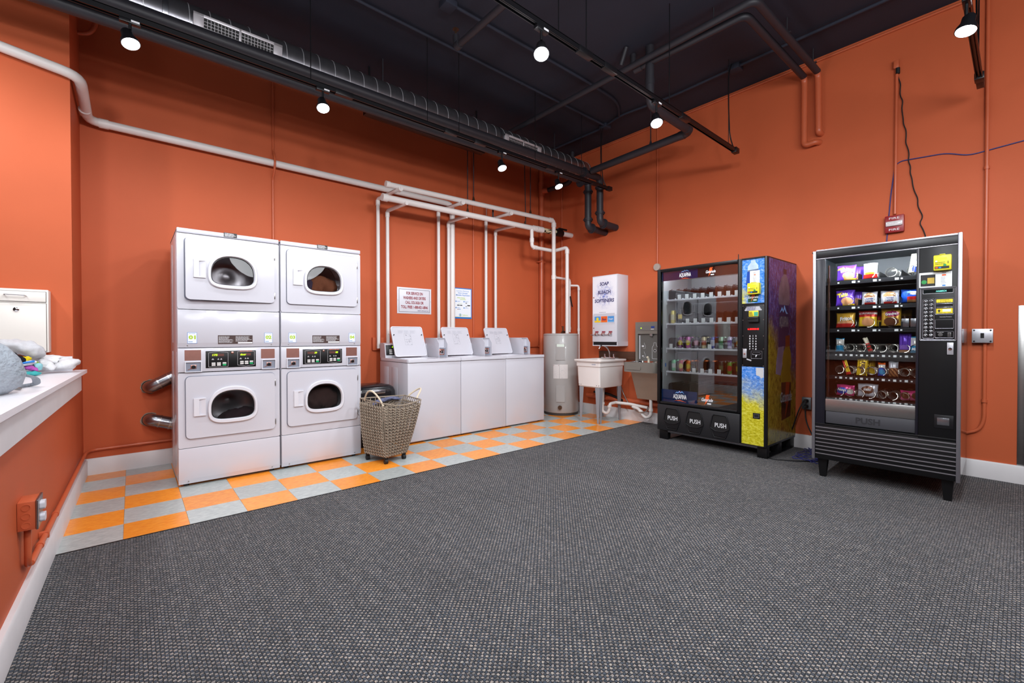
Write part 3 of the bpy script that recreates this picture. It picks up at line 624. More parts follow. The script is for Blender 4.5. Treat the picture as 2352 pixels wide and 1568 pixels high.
# ------------------------------------------------------------ top loading washers
def make_washer(i, label):
    t = thing('washing_machine', label, 'washer', (2.186+i*.6735, 4.20, 0), group=None); W = .668; Dp = .68
    g = G().box(0, W, 0, Dp, .022, .858, .006)
    for y0, y1 in ((.24, .38), (.46, .60)): g.box(-.0015, .002, y0, y1, .30, .80, .001)
    g.prism([(0, .055), (.006, .018), (.02, .018), (.02, .055)], 0, W, 'yz')
    obj('cabinet', g, white, t)
    hole = sup(.265, .24, .185, .155, .155, 5, 5); n = 160
    out = _pm(rrect(-.003, W+.003, -.012, Dp+.0, .012, 4), .265, .24, n); ii = _pm(hole, .265, .24, n)
    P = lambda o, z: [(a, b, z) for a, b in o]
    g = G().ring([P(out, .862), P(out, .888), P([(.265+(a-.265)*.988, .24+(b-.24)*.988) for a, b in out], .8945), P(ii, .8945), P(ii, .862)], True, sm=False, wrap=True)
    obj('top_panel', g, white, t)
    tub = G().ring([P([(.265+(a-.265)*.995, .24+(b-.24)*.995) for a, b in ii], .886), P([(.265+(a-.265)*.9, .24+(b-.24)*.9) for a, b in ii], .868), P([(.265+(a-.265)*.82, .24+(b-.24)*.82) for a, b in ii], .866)], True); tub.add(P([(.265+(a-.265)*.82, .24+(b-.24)*.82) for a, b in ii], .866), [tuple(range(n))], 0)
    obj('wash_tub', tub, white2, t)
    # lid, open and leaning back
    lid = thing_lid = G(); lw = .405
    lid.prism(rrect(-lw/2, lw/2, 0, .372, .028, 5), -.012, .0)
    lid2 = G(); holed(lid2, rrect(-lw/2, lw/2, 0, .372, .028, 5), [((a)*.955, .186+(b-.186)*.955) for a, b in rrect(-lw/2, lw/2, 0, .372, .028, 5)], -.012, -.018)
    for p, s_ in zip(lid2.v, range(len(lid2.v))): pass
    lean = radians(21.5); MM = Matrix.Translation((.27, .432, .904)) @ Matrix.Rotation(-lean, 4, 'X')
    lo = obj('lid', lid.xf(MM), white, t); obj('lid_rim', lid2.xf(MM), white2, lo)
    g = G(); print_lines(g, -.115, -.045, -.0126, .285, .325, 5, 2+i, .5); print_lines(g, -.04, .03, -.0126, .285, .325, 5, 12+i, .5); print_lines(g, .036, .115, -.0126, .285, .325, 5, 22+i, .5)
    obj('instruction_print', g.xf(MM), M('grey_print', (176, 176, 186), .5, var=0), lo)
    g = G(); rnd = random.Random(i)
    for k in range(26):
        x = rnd.uniform(-.045, .03); z = rnd.choice([.15, .175, .2, .225, .25, .27])+rnd.uniform(-.006, .006); g.box(x, x+rnd.uniform(.004, .014), -.0128, -.0126, z, z+rnd.uniform(.002, .006))
    for x in (-.05, .038): g.box(x, x+.0012, -.0128, -.0126, .14, .28)
    for z in (.14, .185, .21, .28): g.box(-.05, .039, -.0128, -.0126, z, z+.0012)
    obj('wash_diagram', g.xf(MM), M('mid_grey_print', (140, 140, 150), .5, var=0), lo)
    for s_ in (-1, 1): obj('lid_bumper', G().cyl((s_*.178, -.018, .265), (s_*.178, -.028, .265), .006, 10).xf(MM), blk, lo)
    # rear console and display
    g = G().prism([(.535, .894), (.558, 1.05), (.60, 1.065), (Dp-.006, 1.065), (Dp-.006, .894)], .0, .545, 'yz'); cs = obj('console', g, white, t)
    sl = atan2(.023, .156); MC = Matrix.Translation((0, .535, .894)) @ Matrix.Rotation(-sl, 4, 'X')
    pd = obj('display_plate', G().box(.012, .30, -.004, 0, .03, .148, .001).xf(MC), blk, cs)
    txtm = text_geo('175', .018, .03, .02, .15); txtm.off(.10, -.0048, .124).xf(MC); obj('led_digits', txtm, led_g, pd)
    for r_ in range(3):
        for c_ in range(4): obj('button', G().box(.05+.055*c_, .088+.055*c_, -.0065, -.004, .042+.02*r_, .055+.02*r_, .001, seg=1).xf(MC), btn_g if (c_ == 3 and r_ == 0) else btn, pd)
    # coin meter case on the right
    g = G(); x0, x1 = .546, .668
    prof = [(.275, .896), (.275, 1.055), (.33, 1.122), (.60, 1.122), (.60, .896)]
    g.prism(prof, x0, x0+.006, 'yz').prism(prof, x1-.006, x1, 'yz').box(x0+.006, x1-.006, .33, .60, 1.115, 1.122).box(x0+.006, x1-.006, .345, .60, 1.01, 1.115).box(x0+.006, x1-.006, .315, .60, .897, 1.01)
    mt = obj('coin_meter', g, white, t)
    obj('slide_face', G().box(x0+.008, x1-.008, .312, .3148, .90, 1.005), M('slide_steel', (150, 156, 170), .35, .4), mt)
    obj('coin_dial', G().lathe([(.028, 0), (.027, -.008), (.018, -.010), (.016, -.005), (.006, -.005), (.005, -.012), (0, -.012)], 24, ((x0+x1)/2, .312, .955), ax='y'), chrome, mt)
    obj('dial_plate', G().box(x0+.024, x1-.024, .310, .3125, .918, .99, .001), copper, mt)
    for x in (.06, W-.06): obj('screw', G().lathe([(.005, 0), (.004, -.003), (0, -.0035)], 10, (x, .004, .036), ax='y'), steel, t)
    for x in (.05, W-.05):
        for y in (.06, Dp-.06): obj('foot', G().cyl((x, y, 0), (x, y, .024), .018, 12), rubber, t)
    return t
make_washer(0, 'leftmost white top-loading washer with its lid up and green display showing')
make_washer(1, 'middle white top-loading washer of the three, lid up')
make_washer(2, 'rightmost white top-loading washer, lid up, next to the grey water heater')

# ------------------------------------------------------------ bin and wicker basket
tb = thing('trash_can', 'black plastic trash can with a domed lid between dryers and washers', 'trash can', (1.915, 4.53, 0))
g = G(); L = []
for f_, z in ((.80, .0), (.82, .02), (.95, .47), (.97, .48)): L.append([(a*f_, b*f_, z) for a, b in rrect(-.225, .225, -.17, .17, .06)])
g.ring(L, True, True, True, 0, False); obj('bin', g, blk, tb)
L = []
for f_, z in ((1.02, .478), (1.04, .50), (1.03, .56), (.96, .60), (.80, .625), (.5, .637), (.1, .64)): L.append([(a*f_, b*f_, z) for a, b in rrect(-.225, .225, -.17, .17, .075)])
lidb = obj('lid', G().ring(L, True, True, True), M('glossy_black_plastic', (28, 27, 30), .2, var=.03), tb)
obj('lid_handle', G().box(-.05, .09, -.192, -.165, .545, .585, .01), galv, tb)
wick = M('grey_wicker_rope', (150, 136, 120), .9, var=.34, scale=45, bump=.6, bscale=500)
bk = thing('laundry_basket', 'tall flared grey wicker laundry basket on black casters', 'laundry basket', (1.79, 3.85, 0))
def bil(c, u, v): return c[0]*(1-u)*(1-v)+c[1]*u*(1-v)+c[2]*u*v+c[3]*(1-u)*v
bot = [Vector(p) for p in ((1.70, 3.68, .06), (1.925, 3.735, .06), (1.85, 4.01, .06), (1.625, 3.955, .06))]
top = [Vector(p) for p in ((1.675, 3.70, .545), (2.02, 3.625, .555), (2.03, 3.97, .56), (1.60, 4.005, .565))]
cen = Vector((1.79, 3.85, 0))
def side_pt(k, u, v):
    a = bot[k].lerp(bot[(k+1) % 4], u); b = top[k].lerp(top[(k+1) % 4], u); p = a.lerp(b, v)
    out = ((bot[k]+bot[(k+1) % 4])/2-(bot[(k+2) % 4]+bot[(k+3) % 4])/2).normalized(); out.z = 0
    return p+out*.012*sin(pi*v)*(1 if v < 1 else 0) - Vector((0, 0, .035))*(sin(pi*u)*max(0, v-.7)/.3 if k in (0,) else 0)
NR = 17
weave = G()
def ropeseg(g, a, b, r, n=5): g.tube([a, b], r, n, caps=False)
for k in range(4):
    nu = 9 if k % 2 == 0 else 9
    for j in range(NR):
        v0 = (j+.5)/NR*.93
        pts0 = []
        for q in range(nu*4+1):
            u = q/(nu*4); p = side_pt(k, u, v0+.008*sin(q*pi/2)); out = Vector((p.x-cen.x, p.y-cen.y, 0)).normalized(); pts0.append(p+out*.006*cos(q*pi/2))
        weave.tube(pts0, .0052, 5, caps=False)
        pts1 = []
        for q in range(nu*4+1):
            u = q/(nu*4); p = side_pt(k, u, v0+.016-.010*sin(q*pi/2)); out = Vector((p.x-cen.x, p.y-cen.y, 0)).normalized(); pts1.append(p-out*.005*cos(q*pi/2+.8))
        weave.tube(pts1, .0040, 5, caps=False)
    for q in range(nu+1):
        u = q/nu; weave.tube([side_pt(k, u, v/8) for v in range(9)], .0045, 5, caps=False)
        for j in range(NR):   # knots
            if q == nu: continue
            p = side_pt(k, (q+.5)/nu, (j+.5)/NR*.93+.006); s_ = (side_pt(k, min(1, (q+.9)/nu), (j+.1)/NR*.93)-side_pt(k, (q+.1)/nu, (j+1)/NR*.93))
            out = Vector((p.x-cen.x, p.y-cen.y, 0)).normalized(); weave.tube([p-s_*.38+out*.008, p+out*.012, p+s_*.38+out*.008], .0050, 5, caps=True)
obj('woven_side', weave, wick, bk, kind='stuff', rel=True)
obj('rim', G().tube([side_pt(k, u/8, 1) for k in range(4) for u in range(8)]+[side_pt(0, 0, 1)], .006, 6), wick, bk, rel=True)
obj('bottom_panel', G().ring([[p+Vector((0, 0, .0)) for p in bot], [p+Vector((0, 0, .012)) for p in bot]], True, True, True, sm=False), wick, bk, rel=True)
rope = M('cream_rope', (214, 200, 176), .8, var=.08, scale=80, bump=.5, bscale=400)
a, b = side_pt(0, .04, .98), side_pt(3, .72, .98)
def arch(a, b, h, lean): return [a.lerp(b, t)+Vector((lean[0]*sin(pi*t), lean[1]*sin(pi*t), h*sin(pi*t)**.8)) for t in [i/14 for i in range(15)]]
obj('handle', G().tube(arch(side_pt(3, .20, .98), side_pt(0, .02, .95), .115, (-.03, -.02)), .008, 8), rope, bk, rel=True)
obj('handle', G().tube(arch(side_pt(1, .25, .99), side_pt(1, .80, .98), .085, (.09, .0)), .008, 8), rope, bk, rel=True)
for k in range(4):
    p = bot[k].lerp(Vector((1.775, 3.845, .06)), .12)
    c = obj('caster', G().cyl((p.x-.014, p.y, .022), (p.x+.014, p.y, .022), .022, 16), rubber, bk, rel=True)
    obj('fork', G().box(p.x-.018, p.x+.018, p.y-.008, p.y+.008, .03, .062, .003).cyl((p.x, p.y, .045), (p.x, p.y, .062), .012, 10), blk, c, rel=True)
# a dark folded trolley lid / clothes resting in the basket
obj('patterned_cloth', lump([(1.68, 3.93, .50), (1.78, 3.97, .53), (1.90, 3.98, .545), (1.98, 3.95, .53)], .028, .018, 77), M('navy_speckled_cloth', (88, 92, 120), .8, var=.5, scale=90, bump=.5), None, 'navy speckled garment bunched along the rim inside the wicker basket', 'clothing')

# ------------------------------------------------------------ pipes by the back wall
def pipe(name, pts, r, mat, label=None, cat='pipe', fil=0.05, n=14, fittings=(), fr=1.22, group=None, fl=.03):
    g = G().tube(pts, r, n, fil=fil); o = obj(name, g, mat, None, label, cat, group)
    off = o.location
    for f_ in fittings:
        p, d = Vector(f_[0]), Vector(f_[1]).normalized(); g2 = G().cyl(p-d*fl-off, p+d*fl-off, r*fr, n); obj('coupling', g2, mat, o)
    return o
YW = 4.95
pipe('wall_pipe', [(-1.7, 4.345, 3.185), (-.262, 4.345, 2.965), (-.255, YW-.01, 2.885), (3.225, YW-.01, 2.885), (3.225, YW-.01, .93)], .034, pvc, 'long white pipe wrapping the left corner and crossing the back wall below the ceiling pipes', fil=.09,
     fittings=[((-.22+.06, YW-.01, 2.885), (1, 0, 0)), ((3.225, YW-.01, 2.76), (0, 0, 1)), ((-.262, 4.80, 2.90), (0, 1, -.1))], fr=1.12)
YU, ZU, YL, ZL = 4.47, 2.80, 4.55, 2.665
up = pipe('supply_pipe', [(2.09, YU, 2.776), (4.672, YU, 2.824), (4.672, YU, 1.184)], .029, pvc, 'white pipe, upper of the pair over the washers, turning down into the water heater', fil=.05, fittings=[((4.672, YU, 2.76), (0, 0, 1)), ((4.61, YU, 2.823), (1, 0, 0)), ((4.672, YU, 2.0), (0, 0, 1))])
obj('end_cap', G().cyl((2.075-up.location.x, 0+YU-up.location.y, 2.776-up.location.z), (2.12-up.location.x, YU-up.location.y, 2.777-up.location.z), .0345, 16), pvc, up)
lo = pipe('supply_pipe', [(2.072, YL, 2.655), (4.42, YL, 2.677)], .035, pvc, 'white pipe, lower of the pair over the washers, ending at the dirty coupling', fil=0, fittings=[((4.36, YL, 2.677), (1, 0, 0)), ((2.10, YL, 2.655), (1, 0, 0))])
drops_up = [2.191, 3.008, 3.779]; drops_lo = [2.309, 3.16, 3.951]
names = ['left', 'middle', 'right']
for i, x in enumerate(drops_up):
    pipe('drop_pipe', [(x+.035, YU-.06, 2.742+.012*i), (x+.02, YU+.05, 2.742+.012*i), (x, YW-.02, 2.745+.012*i), (x, YW-.02, 1.0)], .0205, pvc, 'thin white drop pipe from the upper pipe to behind the %s washer' % ['leftmost', 'middle', 'rightmost'][i], fil=.03,
         fittings=[((x, YW-.02, 2.70+.012*i), (0, 0, 1)), ((x+.034, YU-.03, 2.742+.012*i), (.1, 1, 0))])
for i, x in enumerate(drops_lo):
    pipe('drop_pipe', [(x+.03, YL-.05 if i == 0 else YL, 2.628+.012*i), (x+.02, YL+.05, 2.628+.012*i), (x, YW-.02, 2.630+.012*i), (x, YW-.02, 1.0)], .0205, pvc, 'thin white drop pipe from the lower pipe to behind the %s washer' % ['leftmost', 'middle', 'rightmost'][i], fil=.03,
         fittings=[((x, YW-.02, 2.585+.012*i), (0, 0, 1))])
# dirty coupling, valve and stub at the end of the lower pipe
stained = newmat('stained_coupling'); m, nt, b, N, L_ = stained
vo = N.new('ShaderNodeTexNoise'); vo.inputs['Scale'].default_value = 22; cr = N.new('ShaderNodeValToRGB'); cr.color_ramp.elements[0].position = .5; cr.color_ramp.elements[0].color = lin((214, 196, 160)); cr.color_ramp.elements[1].position = .56; cr.color_ramp.elements[1].color = lin((38, 34, 28))
tcx = N.new('ShaderNodeTexCoord'); L_.new(tcx.outputs['Object'], vo.inputs[0]); L_.new(vo.outputs[0], cr.inputs[0]); L_.new(cr.outputs[0], b.inputs['Base Color'])
vt = thing('pipe_valve', 'stained pipe coupling with black valve between lower white pipe and wall', 'valve', (4.75, YL, 2.64))
obj('coupling', G().cyl((4.42, YL, 2.677), (4.80, YL, 2.686), .036, 18), m, vt, rel=True)
obj('tee', G().cyl((4.40, YL, 2.677), (4.52, YL, 2.679), .044, 18), pvc, vt, rel=True)
obj('valve_body', G().cyl((4.79, YL, 2.686), (4.93, YL, 2.690), .052, 18).cyl((4.84, YL, 2.69), (4.84, YL, 2.75), .022, 12), blk, vt, rel=True)
obj('valve_lever', G().box(4.84, 5.02, YL-.03, YL-.01, 2.738, 2.765, .006), blk, vt, rel=True)
obj('wall_stub', G().cyl((4.92, YL, 2.69), (XB, YL, 2.693), .036, 18), pvc, vt, rel=True)
pipe('heater_pipe', [(4.30, YL-.005, 2.66), (4.30, YL-.01, 2.405), (4.735, YL-.02, 2.40), (4.762, 4.29, 2.42), (4.762, 4.29, 1.184)], .026, pvc, 'white pipe stepping down from the dirty coupling into the front of the water heater', fil=.045, fittings=[((4.762, 4.29, 2.36), (0, 0, 1)), ((4.30, YL-.008, 2.5), (0, 0, 1)), ((4.36, YL-.01, 2.405), (1, 0, 0))])
sb = pipe('heater_pipe', [(4.68, 4.46, 2.0), (5.005, 4.46, 1.995), (5.005, 4.46, 1.20)], .018, pvc, 'thin white branch pipe with black lever valve on the right of the water heater', fil=.03, fittings=[((5.005, 4.46, 1.94), (0, 0, 1)), ((5.005, 4.46, 1.26), (0, 0, 1))], fl=.02)
o = sb.location
obj('valve_lever', G().tube([(4.99-o.x, 4.43-o.y, 1.74-o.z), (4.985-o.x, 4.41-o.y, 1.66-o.z), (5.0-o.x, 4.40-o.y, 1.58-o.z)], .010, 8), blk, sb)
pipe('heater_pipe', [(5.01, 4.455, 1.905), (5.09, 4.355, 1.90), (5.09, 4.352, .69)], .016, pvc, 'rightmost thin white pipe standing against the wall beside the water heater', fil=.03, fittings=[((5.09, 4.353, 1.85), (0, 0, 1)), ((5.09, 4.353, 1.24), (0, 0, 1))], fl=.02)
# hangers
rods = [(3.20, YL, 2.70, 'first'), (3.235, YU, 2.83, 'second'), (4.19, YL+.0, 2.70, 'third'), (4.205, YU, 2.85, 'fourth')]
for x, y, z, nm in rods:
    h = obj('hanger_rod', G().cyl((x, y, z-.01), (x-(.03 if nm == 'third' else 0), y, CZ), .006, 8), blackp, None, 'thin black hanger rod over the washers, %s from the left' % nm, 'hanger rod')
    obj('clevis', G().lathe([(.018, 0), (.012, .03), (.006, .05)], 10, (0, 0, .01)), M('dark_brass', (90, 66, 50), .4, .7), h)
for x, y, z, c in ((3.62, 4.78, 2.70, pvc), (3.745, 4.85, 2.80, copper)):
    pass
obj('air_chamber', G().cyl((3.787, YW-.02, 2.77), (3.787, YW-.02, 2.99), .011, 10), copper, None, 'short copper stub standing above the pipes, right of the pair', 'pipe')
obj('air_chamber', G().cyl((3.62, YL+.02, 2.69), (3.62, YL+.02, 2.86), .011, 10), blackp, None, 'short dark stub standing between the two white pipes', 'pipe')
# orange conduits and pipes on the walls
def wallpipe(pts, r, label, fil=.03, mat=None, **k): return pipe('conduit', pts, r, mat or opipe, label, 'conduit', fil=fil, n=10, **k)
wallpipe([(1.105, YA-.012, CZ), (1.105, YA-.012, 3.02), (1.10, YA-.085, 2.96), (1.10, YA-.115, 2.885), (1.10, YA-.085, 2.81), (1.10, YA-.014, 2.74), (1.10, YA-.012, .3)], .0105, 'orange conduit running down behind the left dryers and bending over the white pipe', fil=.03)
wallpipe([(3.61, YA-.012, CZ), (3.61, YA-.012, .95)], .010, 'thin orange conduit on the back wall right of the payment poster', fittings=[((3.61, YA-.012, 2.2), (0, 0, 1))], fl=.015)
wallpipe([(XB-.012, 4.74, CZ), (XB-.012, 4.74, 1.3)], .010, 'thin orange conduit in the corner behind the water heater')
op = wallpipe([(4.90, 4.955, CZ), (4.90, 4.955, .05)], .037, 'thick orange pipe standing in the corner left of the water heater')
o = op.location
obj('hub', G().cyl((4.90-o.x, 4.955-o.y, 3.56-o.z), (4.90-o.x, 4.955-o.y, 3.34-o.z), .046, 14).cyl((4.90-o.x, 4.92-o.y, 3.42-o.z), (4.93-o.x, 4.84-o.y, 3.42-o.z), .042, 14), opipe, op)
obj('bracket', G().box(-.07, .07, -.03, .05, 2.30-o.z, 2.32-o.z, .003), opipe, op)
pipe('drain_pipe', [(4.935, 4.84, 3.42), (4.985, 4.42, 3.44), (5.0, 4.40, CZ)], .034, blackp, 'short black pipe joining the thick orange pipe in the corner', fil=.08)
g = G().box(2.142, 4.85, 4.978, YA, .975, 1.128, .003); obj('pipe_chase', g, paint, None, 'shallow orange box running along the wall behind the washers', 'pipe chase')
wallpipe([(4.85, 4.99, .982), (XB, 4.99, .975)], .012, 'thin orange pipe stub low in the corner behind the thick orange pipe')
wallpipe([(-.335, 4.92, 3.545), (-.24, 4.90, 3.56), (-.20, 4.90, 3.64), (-.195, 4.90, CZ)], .016, 'hooked orange conduit in the upper left corner', fil=.06)
wallpipe([(XB-.012, 3.075, CZ), (XB-.012, 3.075, 2.05)], .009, 'thin orange conduit dropping to the round cover plate', fittings=[((XB-.012, 3.075, 2.5), (0, 0, 1))], fl=.01)
obj('cover_plate', G().lathe([(.045, 0), (.048, -.01), (.045, -.032), (0, -.034)], 20, (XB, 3.075, 2.03), ax='x'), M('grey_beige_plate', (168, 152, 142), .5), None, 'round grey cover plate on the wall left of the drink machine', 'cover plate')
wallpipe([(XB-.012, 4.9, CZ-.035), (XB-.012, YR+.1, CZ-.035)], .0115, 'orange conduit running the length of the right wall just under the ceiling', fittings=[((XB-.012, 1.0, CZ-.035), (0, 1, 0)), ((XB-.012, 2.6, CZ-.035), (0, 1, 0))], fl=.02)
fc = wallpipe([(XB-.02, .735, 3.56), (XB-.014, .735, 3.50), (XB-.014, .74, 2.22)], .0115, 'orange conduit dropping to the red fire alarm', fittings=[((XB-.014, .735, 3.48), (0, 0, 1))])
obj('weatherhead', G().box(-.02, .015, -.018, .018, 3.50-fc.location.z, 3.57-fc.location.z, .005), opipe, fc)
wallpipe([(XB-.014, .187, CZ), (XB-.014, .187, .47), (XB-.014, .215, .38), (XB-.014, .30, .345)], .0125, 'orange conduit right of the snack machine, curling behind it near the floor', fil=.08, fittings=[((XB-.014, .187, 2.47), (0, 0, 1)), ((XB-.014, .187, .62), (0, 0, 1))], fl=.012, fr=1.4)
jb = thing('junction_box', 'silver four-screw junction box on the right-hand conduit', 'junction box', (XB, .2, 1.085))
obj('box', G().box(XB-.05, XB, .148, .252, 1.087, 1.19, .004), galv, jb, rel=True)
c_ = obj('cover', G().box(XB-.056, XB-.05, .142, .258, 1.083, 1.194, .004), M('dull_silver_plate', (190, 190, 196), .4, .6, var=.1, scale=30), jb, rel=True)
obj('socket', G().box(XB-.058, XB-.056, .19, .21, 1.12, 1.16, .001), blk, c_, rel=True)
for y in (.155, .245):
    for z in (1.095, 1.182): obj('screw', G().cyl((XB-.059, y, z), (XB-.056, y, z), .006, 10), blk2, c_, rel=True)
# fire alarm
firered = M('fire_alarm_red', (140, 24, 30), .35, var=.02)
fa = thing('fire_alarm', 'dark red FIRE horn strobe on the right wall above the snack machine', 'fire alarm', (XB, .805, 2.055), radians(-90))
obj('housing', G().box(0, .13, -.045, 0, 0, .15, .006), firered, fa)
obj('strobe', G().box(.008, .122, -.06, -.045, .055, .098, .006), M('strobe_lens', (206, 200, 200), .12, var=.2, scale=40, coat=.4), fa)
for z in (.125, .025): txt('FIRE', .065, -.0458, z, .018, white_t, fa, width=.07)
# fire-alarm-side cables
def cable(name, pts, r, mat, label): return obj(name, G().tube(pts, r, 6, fil=.05), mat, None, label, 'cable')
navy = M('navy_cable_jacket', (40, 44, 112), .4)
cable('blue_cable', [(XB-.006, -1.0, 2.66), (XB-.006, .0, 2.622), (XB-.006, .287, 2.60), (XB-.006, .42, 2.66), (XB-.008, .70, 2.68), (XB-.008, .742, 2.655), (XB-.006, .77, 2.4), (XB-.006, .797, 1.985), (XB-.008, .80, 1.2), (XB-.01, .81, .2)], .0045, navy, 'thin navy cable draped along the right wall and down behind the snack machine')
pts = []
cp_ = [(.728, 3.47), (.70, 3.20), (.688, 3.05), (.643, 2.61), (.62, 2.454), (.585, 2.26), (.562, 2.16), (.575, 2.11), (.545, 1.98), (.54, 1.5)]
for (y0, z0), (y1, z1) in zip(cp_, cp_[1:]):
    k = max(1, int((z0-z1)/.05))
    for i in range(k): pts.append((XB-.01, y0+(y1-y0)*i/k+.008*sin(z0*31+i*1.9), z0+(z1-z0)*i/k))
cb = cable('hanging_cord', pts+[(XB-.01, .54, 1.5)], .0045, rubber, 'wavy black cord hanging from the plug high on the right wall')
_l = cb.location; obj('plug', G().cyl((XB-.02-_l.x, .728-_l.y, 3.45-_l.z), (XB-.02-_l.x, .728-_l.y, 3.50-_l.z), .016, 10), rubber, cb)
cg = obj('corner_guard', G().box(XB-.004, XB, -.03, .014, .142, 1.37, .001).box(XB-.03, XB, -.034, -.028, .142, 1.37), steel, None, 'narrow stainless steel corner guard at the right edge of the picture', 'corner guard')

# ------------------------------------------------------------ water heater
heat_m = M('grey_heater_enamel', (166, 162, 160), .3, var=.02, coat=.2)
wh = thing('water_heater', 'tall grey cylindrical water heater in the corner', 'water heater', (4.834, 4.479, 0))
R = .26
obj('tank', G().lathe([(R-.01, .035), (R, .05), (R, 1.165), (R-.01, 1.178), (R-.03, 1.183), (0, 1.184)], 56), heat_m, wh)
obj('base_ring', G().lathe([(R-.012, .0), (R-.008, .0), (R-.008, .045), (R-.02, .045)], 40), M('dirty_dark_base', (60, 56, 54), .8, var=.3), wh)
obj('top_seam', G().lathe([(R+.001, 1.152), (R+.003, 1.158), (R+.003, 1.168), (R, 1.172)], 56), heat_m, wh)
ang0 = atan2(-4.479, -4.834)   # towards the camera
def onheat(u, z, d): a = ang0+u/R; return ((R+d)*cos(a), (R+d)*sin(a), z)
def curved(u0, u1, z0, z1, d, mat, name, parent, n=8):
    g = G(); L = []
    for i in range(n+1):
        u = u0+(u1-u0)*i/n; L.append([onheat(u, z0, 0), onheat(u, z1, 0), onheat(u, z1, d), onheat(u, z0, d)])
    g.ring(L, True, True, True, sm=False); return obj(name, g, mat, parent)
for z0, z1, nm in ((.80, 1.035, 'upper'), (.20, .43, 'lower')):
    pn = curved(-.068, .055, z0, z1, .012, heat_m, 'access_panel', wh)
    if nm == 'upper': curved(-.055, .045, z1-.045, z1-.006, .0125, M('pale_green_label', (214, 224, 212), .5, var=0), 'label', pn); 
curved(-.11, -.025, .535, .735, .0012, M('paper_label', (214, 208, 206), .5, var=.02), 'warning_label', wh); curved(-.02, .10, .535, .735, .0012, M('paper_label', (214, 208, 206), .5, var=.02), 'rating_label', wh)
g = G(); rnd = random.Random(9)
def cprint(u0, u1, z, h):
    g.add([onheat(u0, z, .0016), onheat(u1, z, .0016), onheat(u1, z+h, .0016), onheat(u0, z+h, .0016)], [(0, 1, 2, 3)])
for i in range(9): cprint(-.10, -.10+rnd.uniform(.03, .06), .55+.012*i, .004)
for i in range(12): cprint(-.01+rnd.uniform(0, .02), .03+rnd.uniform(.0, .06), .545+.015*i, .004)
obj('print', g, M('grey_print', (176, 176, 186), .5, var=0), wh)
g = G(); g.add([onheat(-.105, .715, .0018), onheat(-.03, .715, .0018), onheat(-.03, .73, .0018), onheat(-.105, .73, .0018)], [(0, 1, 2, 3)]); obj('red_band', g, red_t, wh)
p = onheat(-.012, .125, 0); q = onheat(-.012, .125, .05)
obj('drain_valve', G().cyl(p, q, .016, 12).cyl(onheat(-.012, .125, .03), onheat(-.012, .125, .04), .03, 14), M('dark_brass', (90, 66, 50), .4, .7), wh)
g = G().tube([(-.08, -.09, 1.19), (-.02, -.06, 1.215), (.05, -.04, 1.20)], .014, 8).cyl((-.03, -.07, 1.18), (-.03, -.07, 1.29), .012, 10).cyl((.02, -.1, 1.18), (.02, -.1, 1.22), .026, 12)
obj('relief_valve', g, M('dark_brass', (90, 66, 50), .4, .7), wh)

# ------------------------------------------------------------ utility sink
tubm = M('cream_white_tub_plastic', (230, 222, 218), .4, var=.02)
sk_ = thing('utility_sink', 'white plastic utility sink on four grey metal legs', 'sink', (4.82, 3.74, 0))
L = lambda x0, x1, y0, y1, r, z: [(a, b, z) for a, b in rrect(x0, x1, y0, y1, r, 4)]
g = G().ring([L(4.545, 5.085, 3.535, 3.935, .02, .80), L(4.545, 5.085, 3.535, 3.935, .02, .745), L(4.555, 5.075, 3.545, 3.925, .02, .735), L(4.565, 5.06, 3.55, 3.915, .02, .48), L(4.58, 5.05, 3.56, 3.90, .02, .465)], True, False, True, sm=False)
g.ring([L(4.525, 5.105, 3.515, 3.955, .02, .805), L(4.52, 5.11, 3.51, 3.96, .025, .822), L(4.525, 5.105, 3.515, 3.955, .02, .832), L(4.575, 5.0, 3.555, 3.92, .03, .828), L(4.60, 4.99, 3.58, 3.895, .03, .52)], True, False, True, sm=False)
g.ring([L(4.525, 5.105, 3.515, 3.955, .02, .805), L(4.545, 5.085, 3.535, 3.935, .02, .80)], True, sm=False)
obj('tub', g, tubm, sk_, rel=True)
grey_leg = M('grey_painted_steel', (142, 142, 148), .45, var=.03)
for sx, sy in ((0, 0), (1, 0), (0, 1), (1, 1)):
    cx, cy = (4.575, 5.045)[sx], (3.56, 3.90)[sy]; dx, dy = (1, -1)[sx], (1, -1)[sy]
    g = G()
    for a, b, z in ((0, 0, 0),):
        tp, bt = .075, .028; xx = [(cx, cx+dx*tp), (cx+dx*.012, cx+dx*(.012+bt))]; yy = [(cy, cy+dy*tp), (cy+dy*.012, cy+dy*(.012+bt))]
        g.prism([(xx[0][0], .49), (xx[0][1], .49), (xx[1][1], .0), (xx[1][0], .0)], cy, cy+dy*.003, 'xz')
        g.prism([(yy[0][0], .49), (yy[0][1], .49), (yy[1][1], .0), (yy[1][0], .0)], cx, cx+dx*.003, 'yz')
    obj('leg', g, grey_leg, sk_, rel=True)
for y in (3.565, 3.60, 3.86, 3.895): obj('bolt', G().cyl((4.562, y, .497), (4.574, y, .497), .005, 8), blk2, sk_, rel=True)
g = G().box(4.98, 5.07, 3.62, 3.85, .829, .852, .006).cyl((5.025, 3.66, .85), (5.025, 3.66, .895), .019, 12).cyl((5.025, 3.81, .85), (5.025, 3.81, .895), .019, 12)
fa_ = obj('faucet', g, chrome, sk_, rel=True)
obj('spout', G().tube([(5.025, 3.735, .85), (5.025, 3.735, .92), (4.99, 3.75, .985), (4.93, 3.775, 1.015), (4.885, 3.795, 1.005), (4.875, 3.80, .965)], .011, 10, fil=.03), chrome, fa_, rel=True)
obj('maker_mark', G().box(4.5433, 4.545, 3.60, 3.665, .765, .778), M('grey_print', (176, 176, 186), .5, var=0), sk_, rel=True)
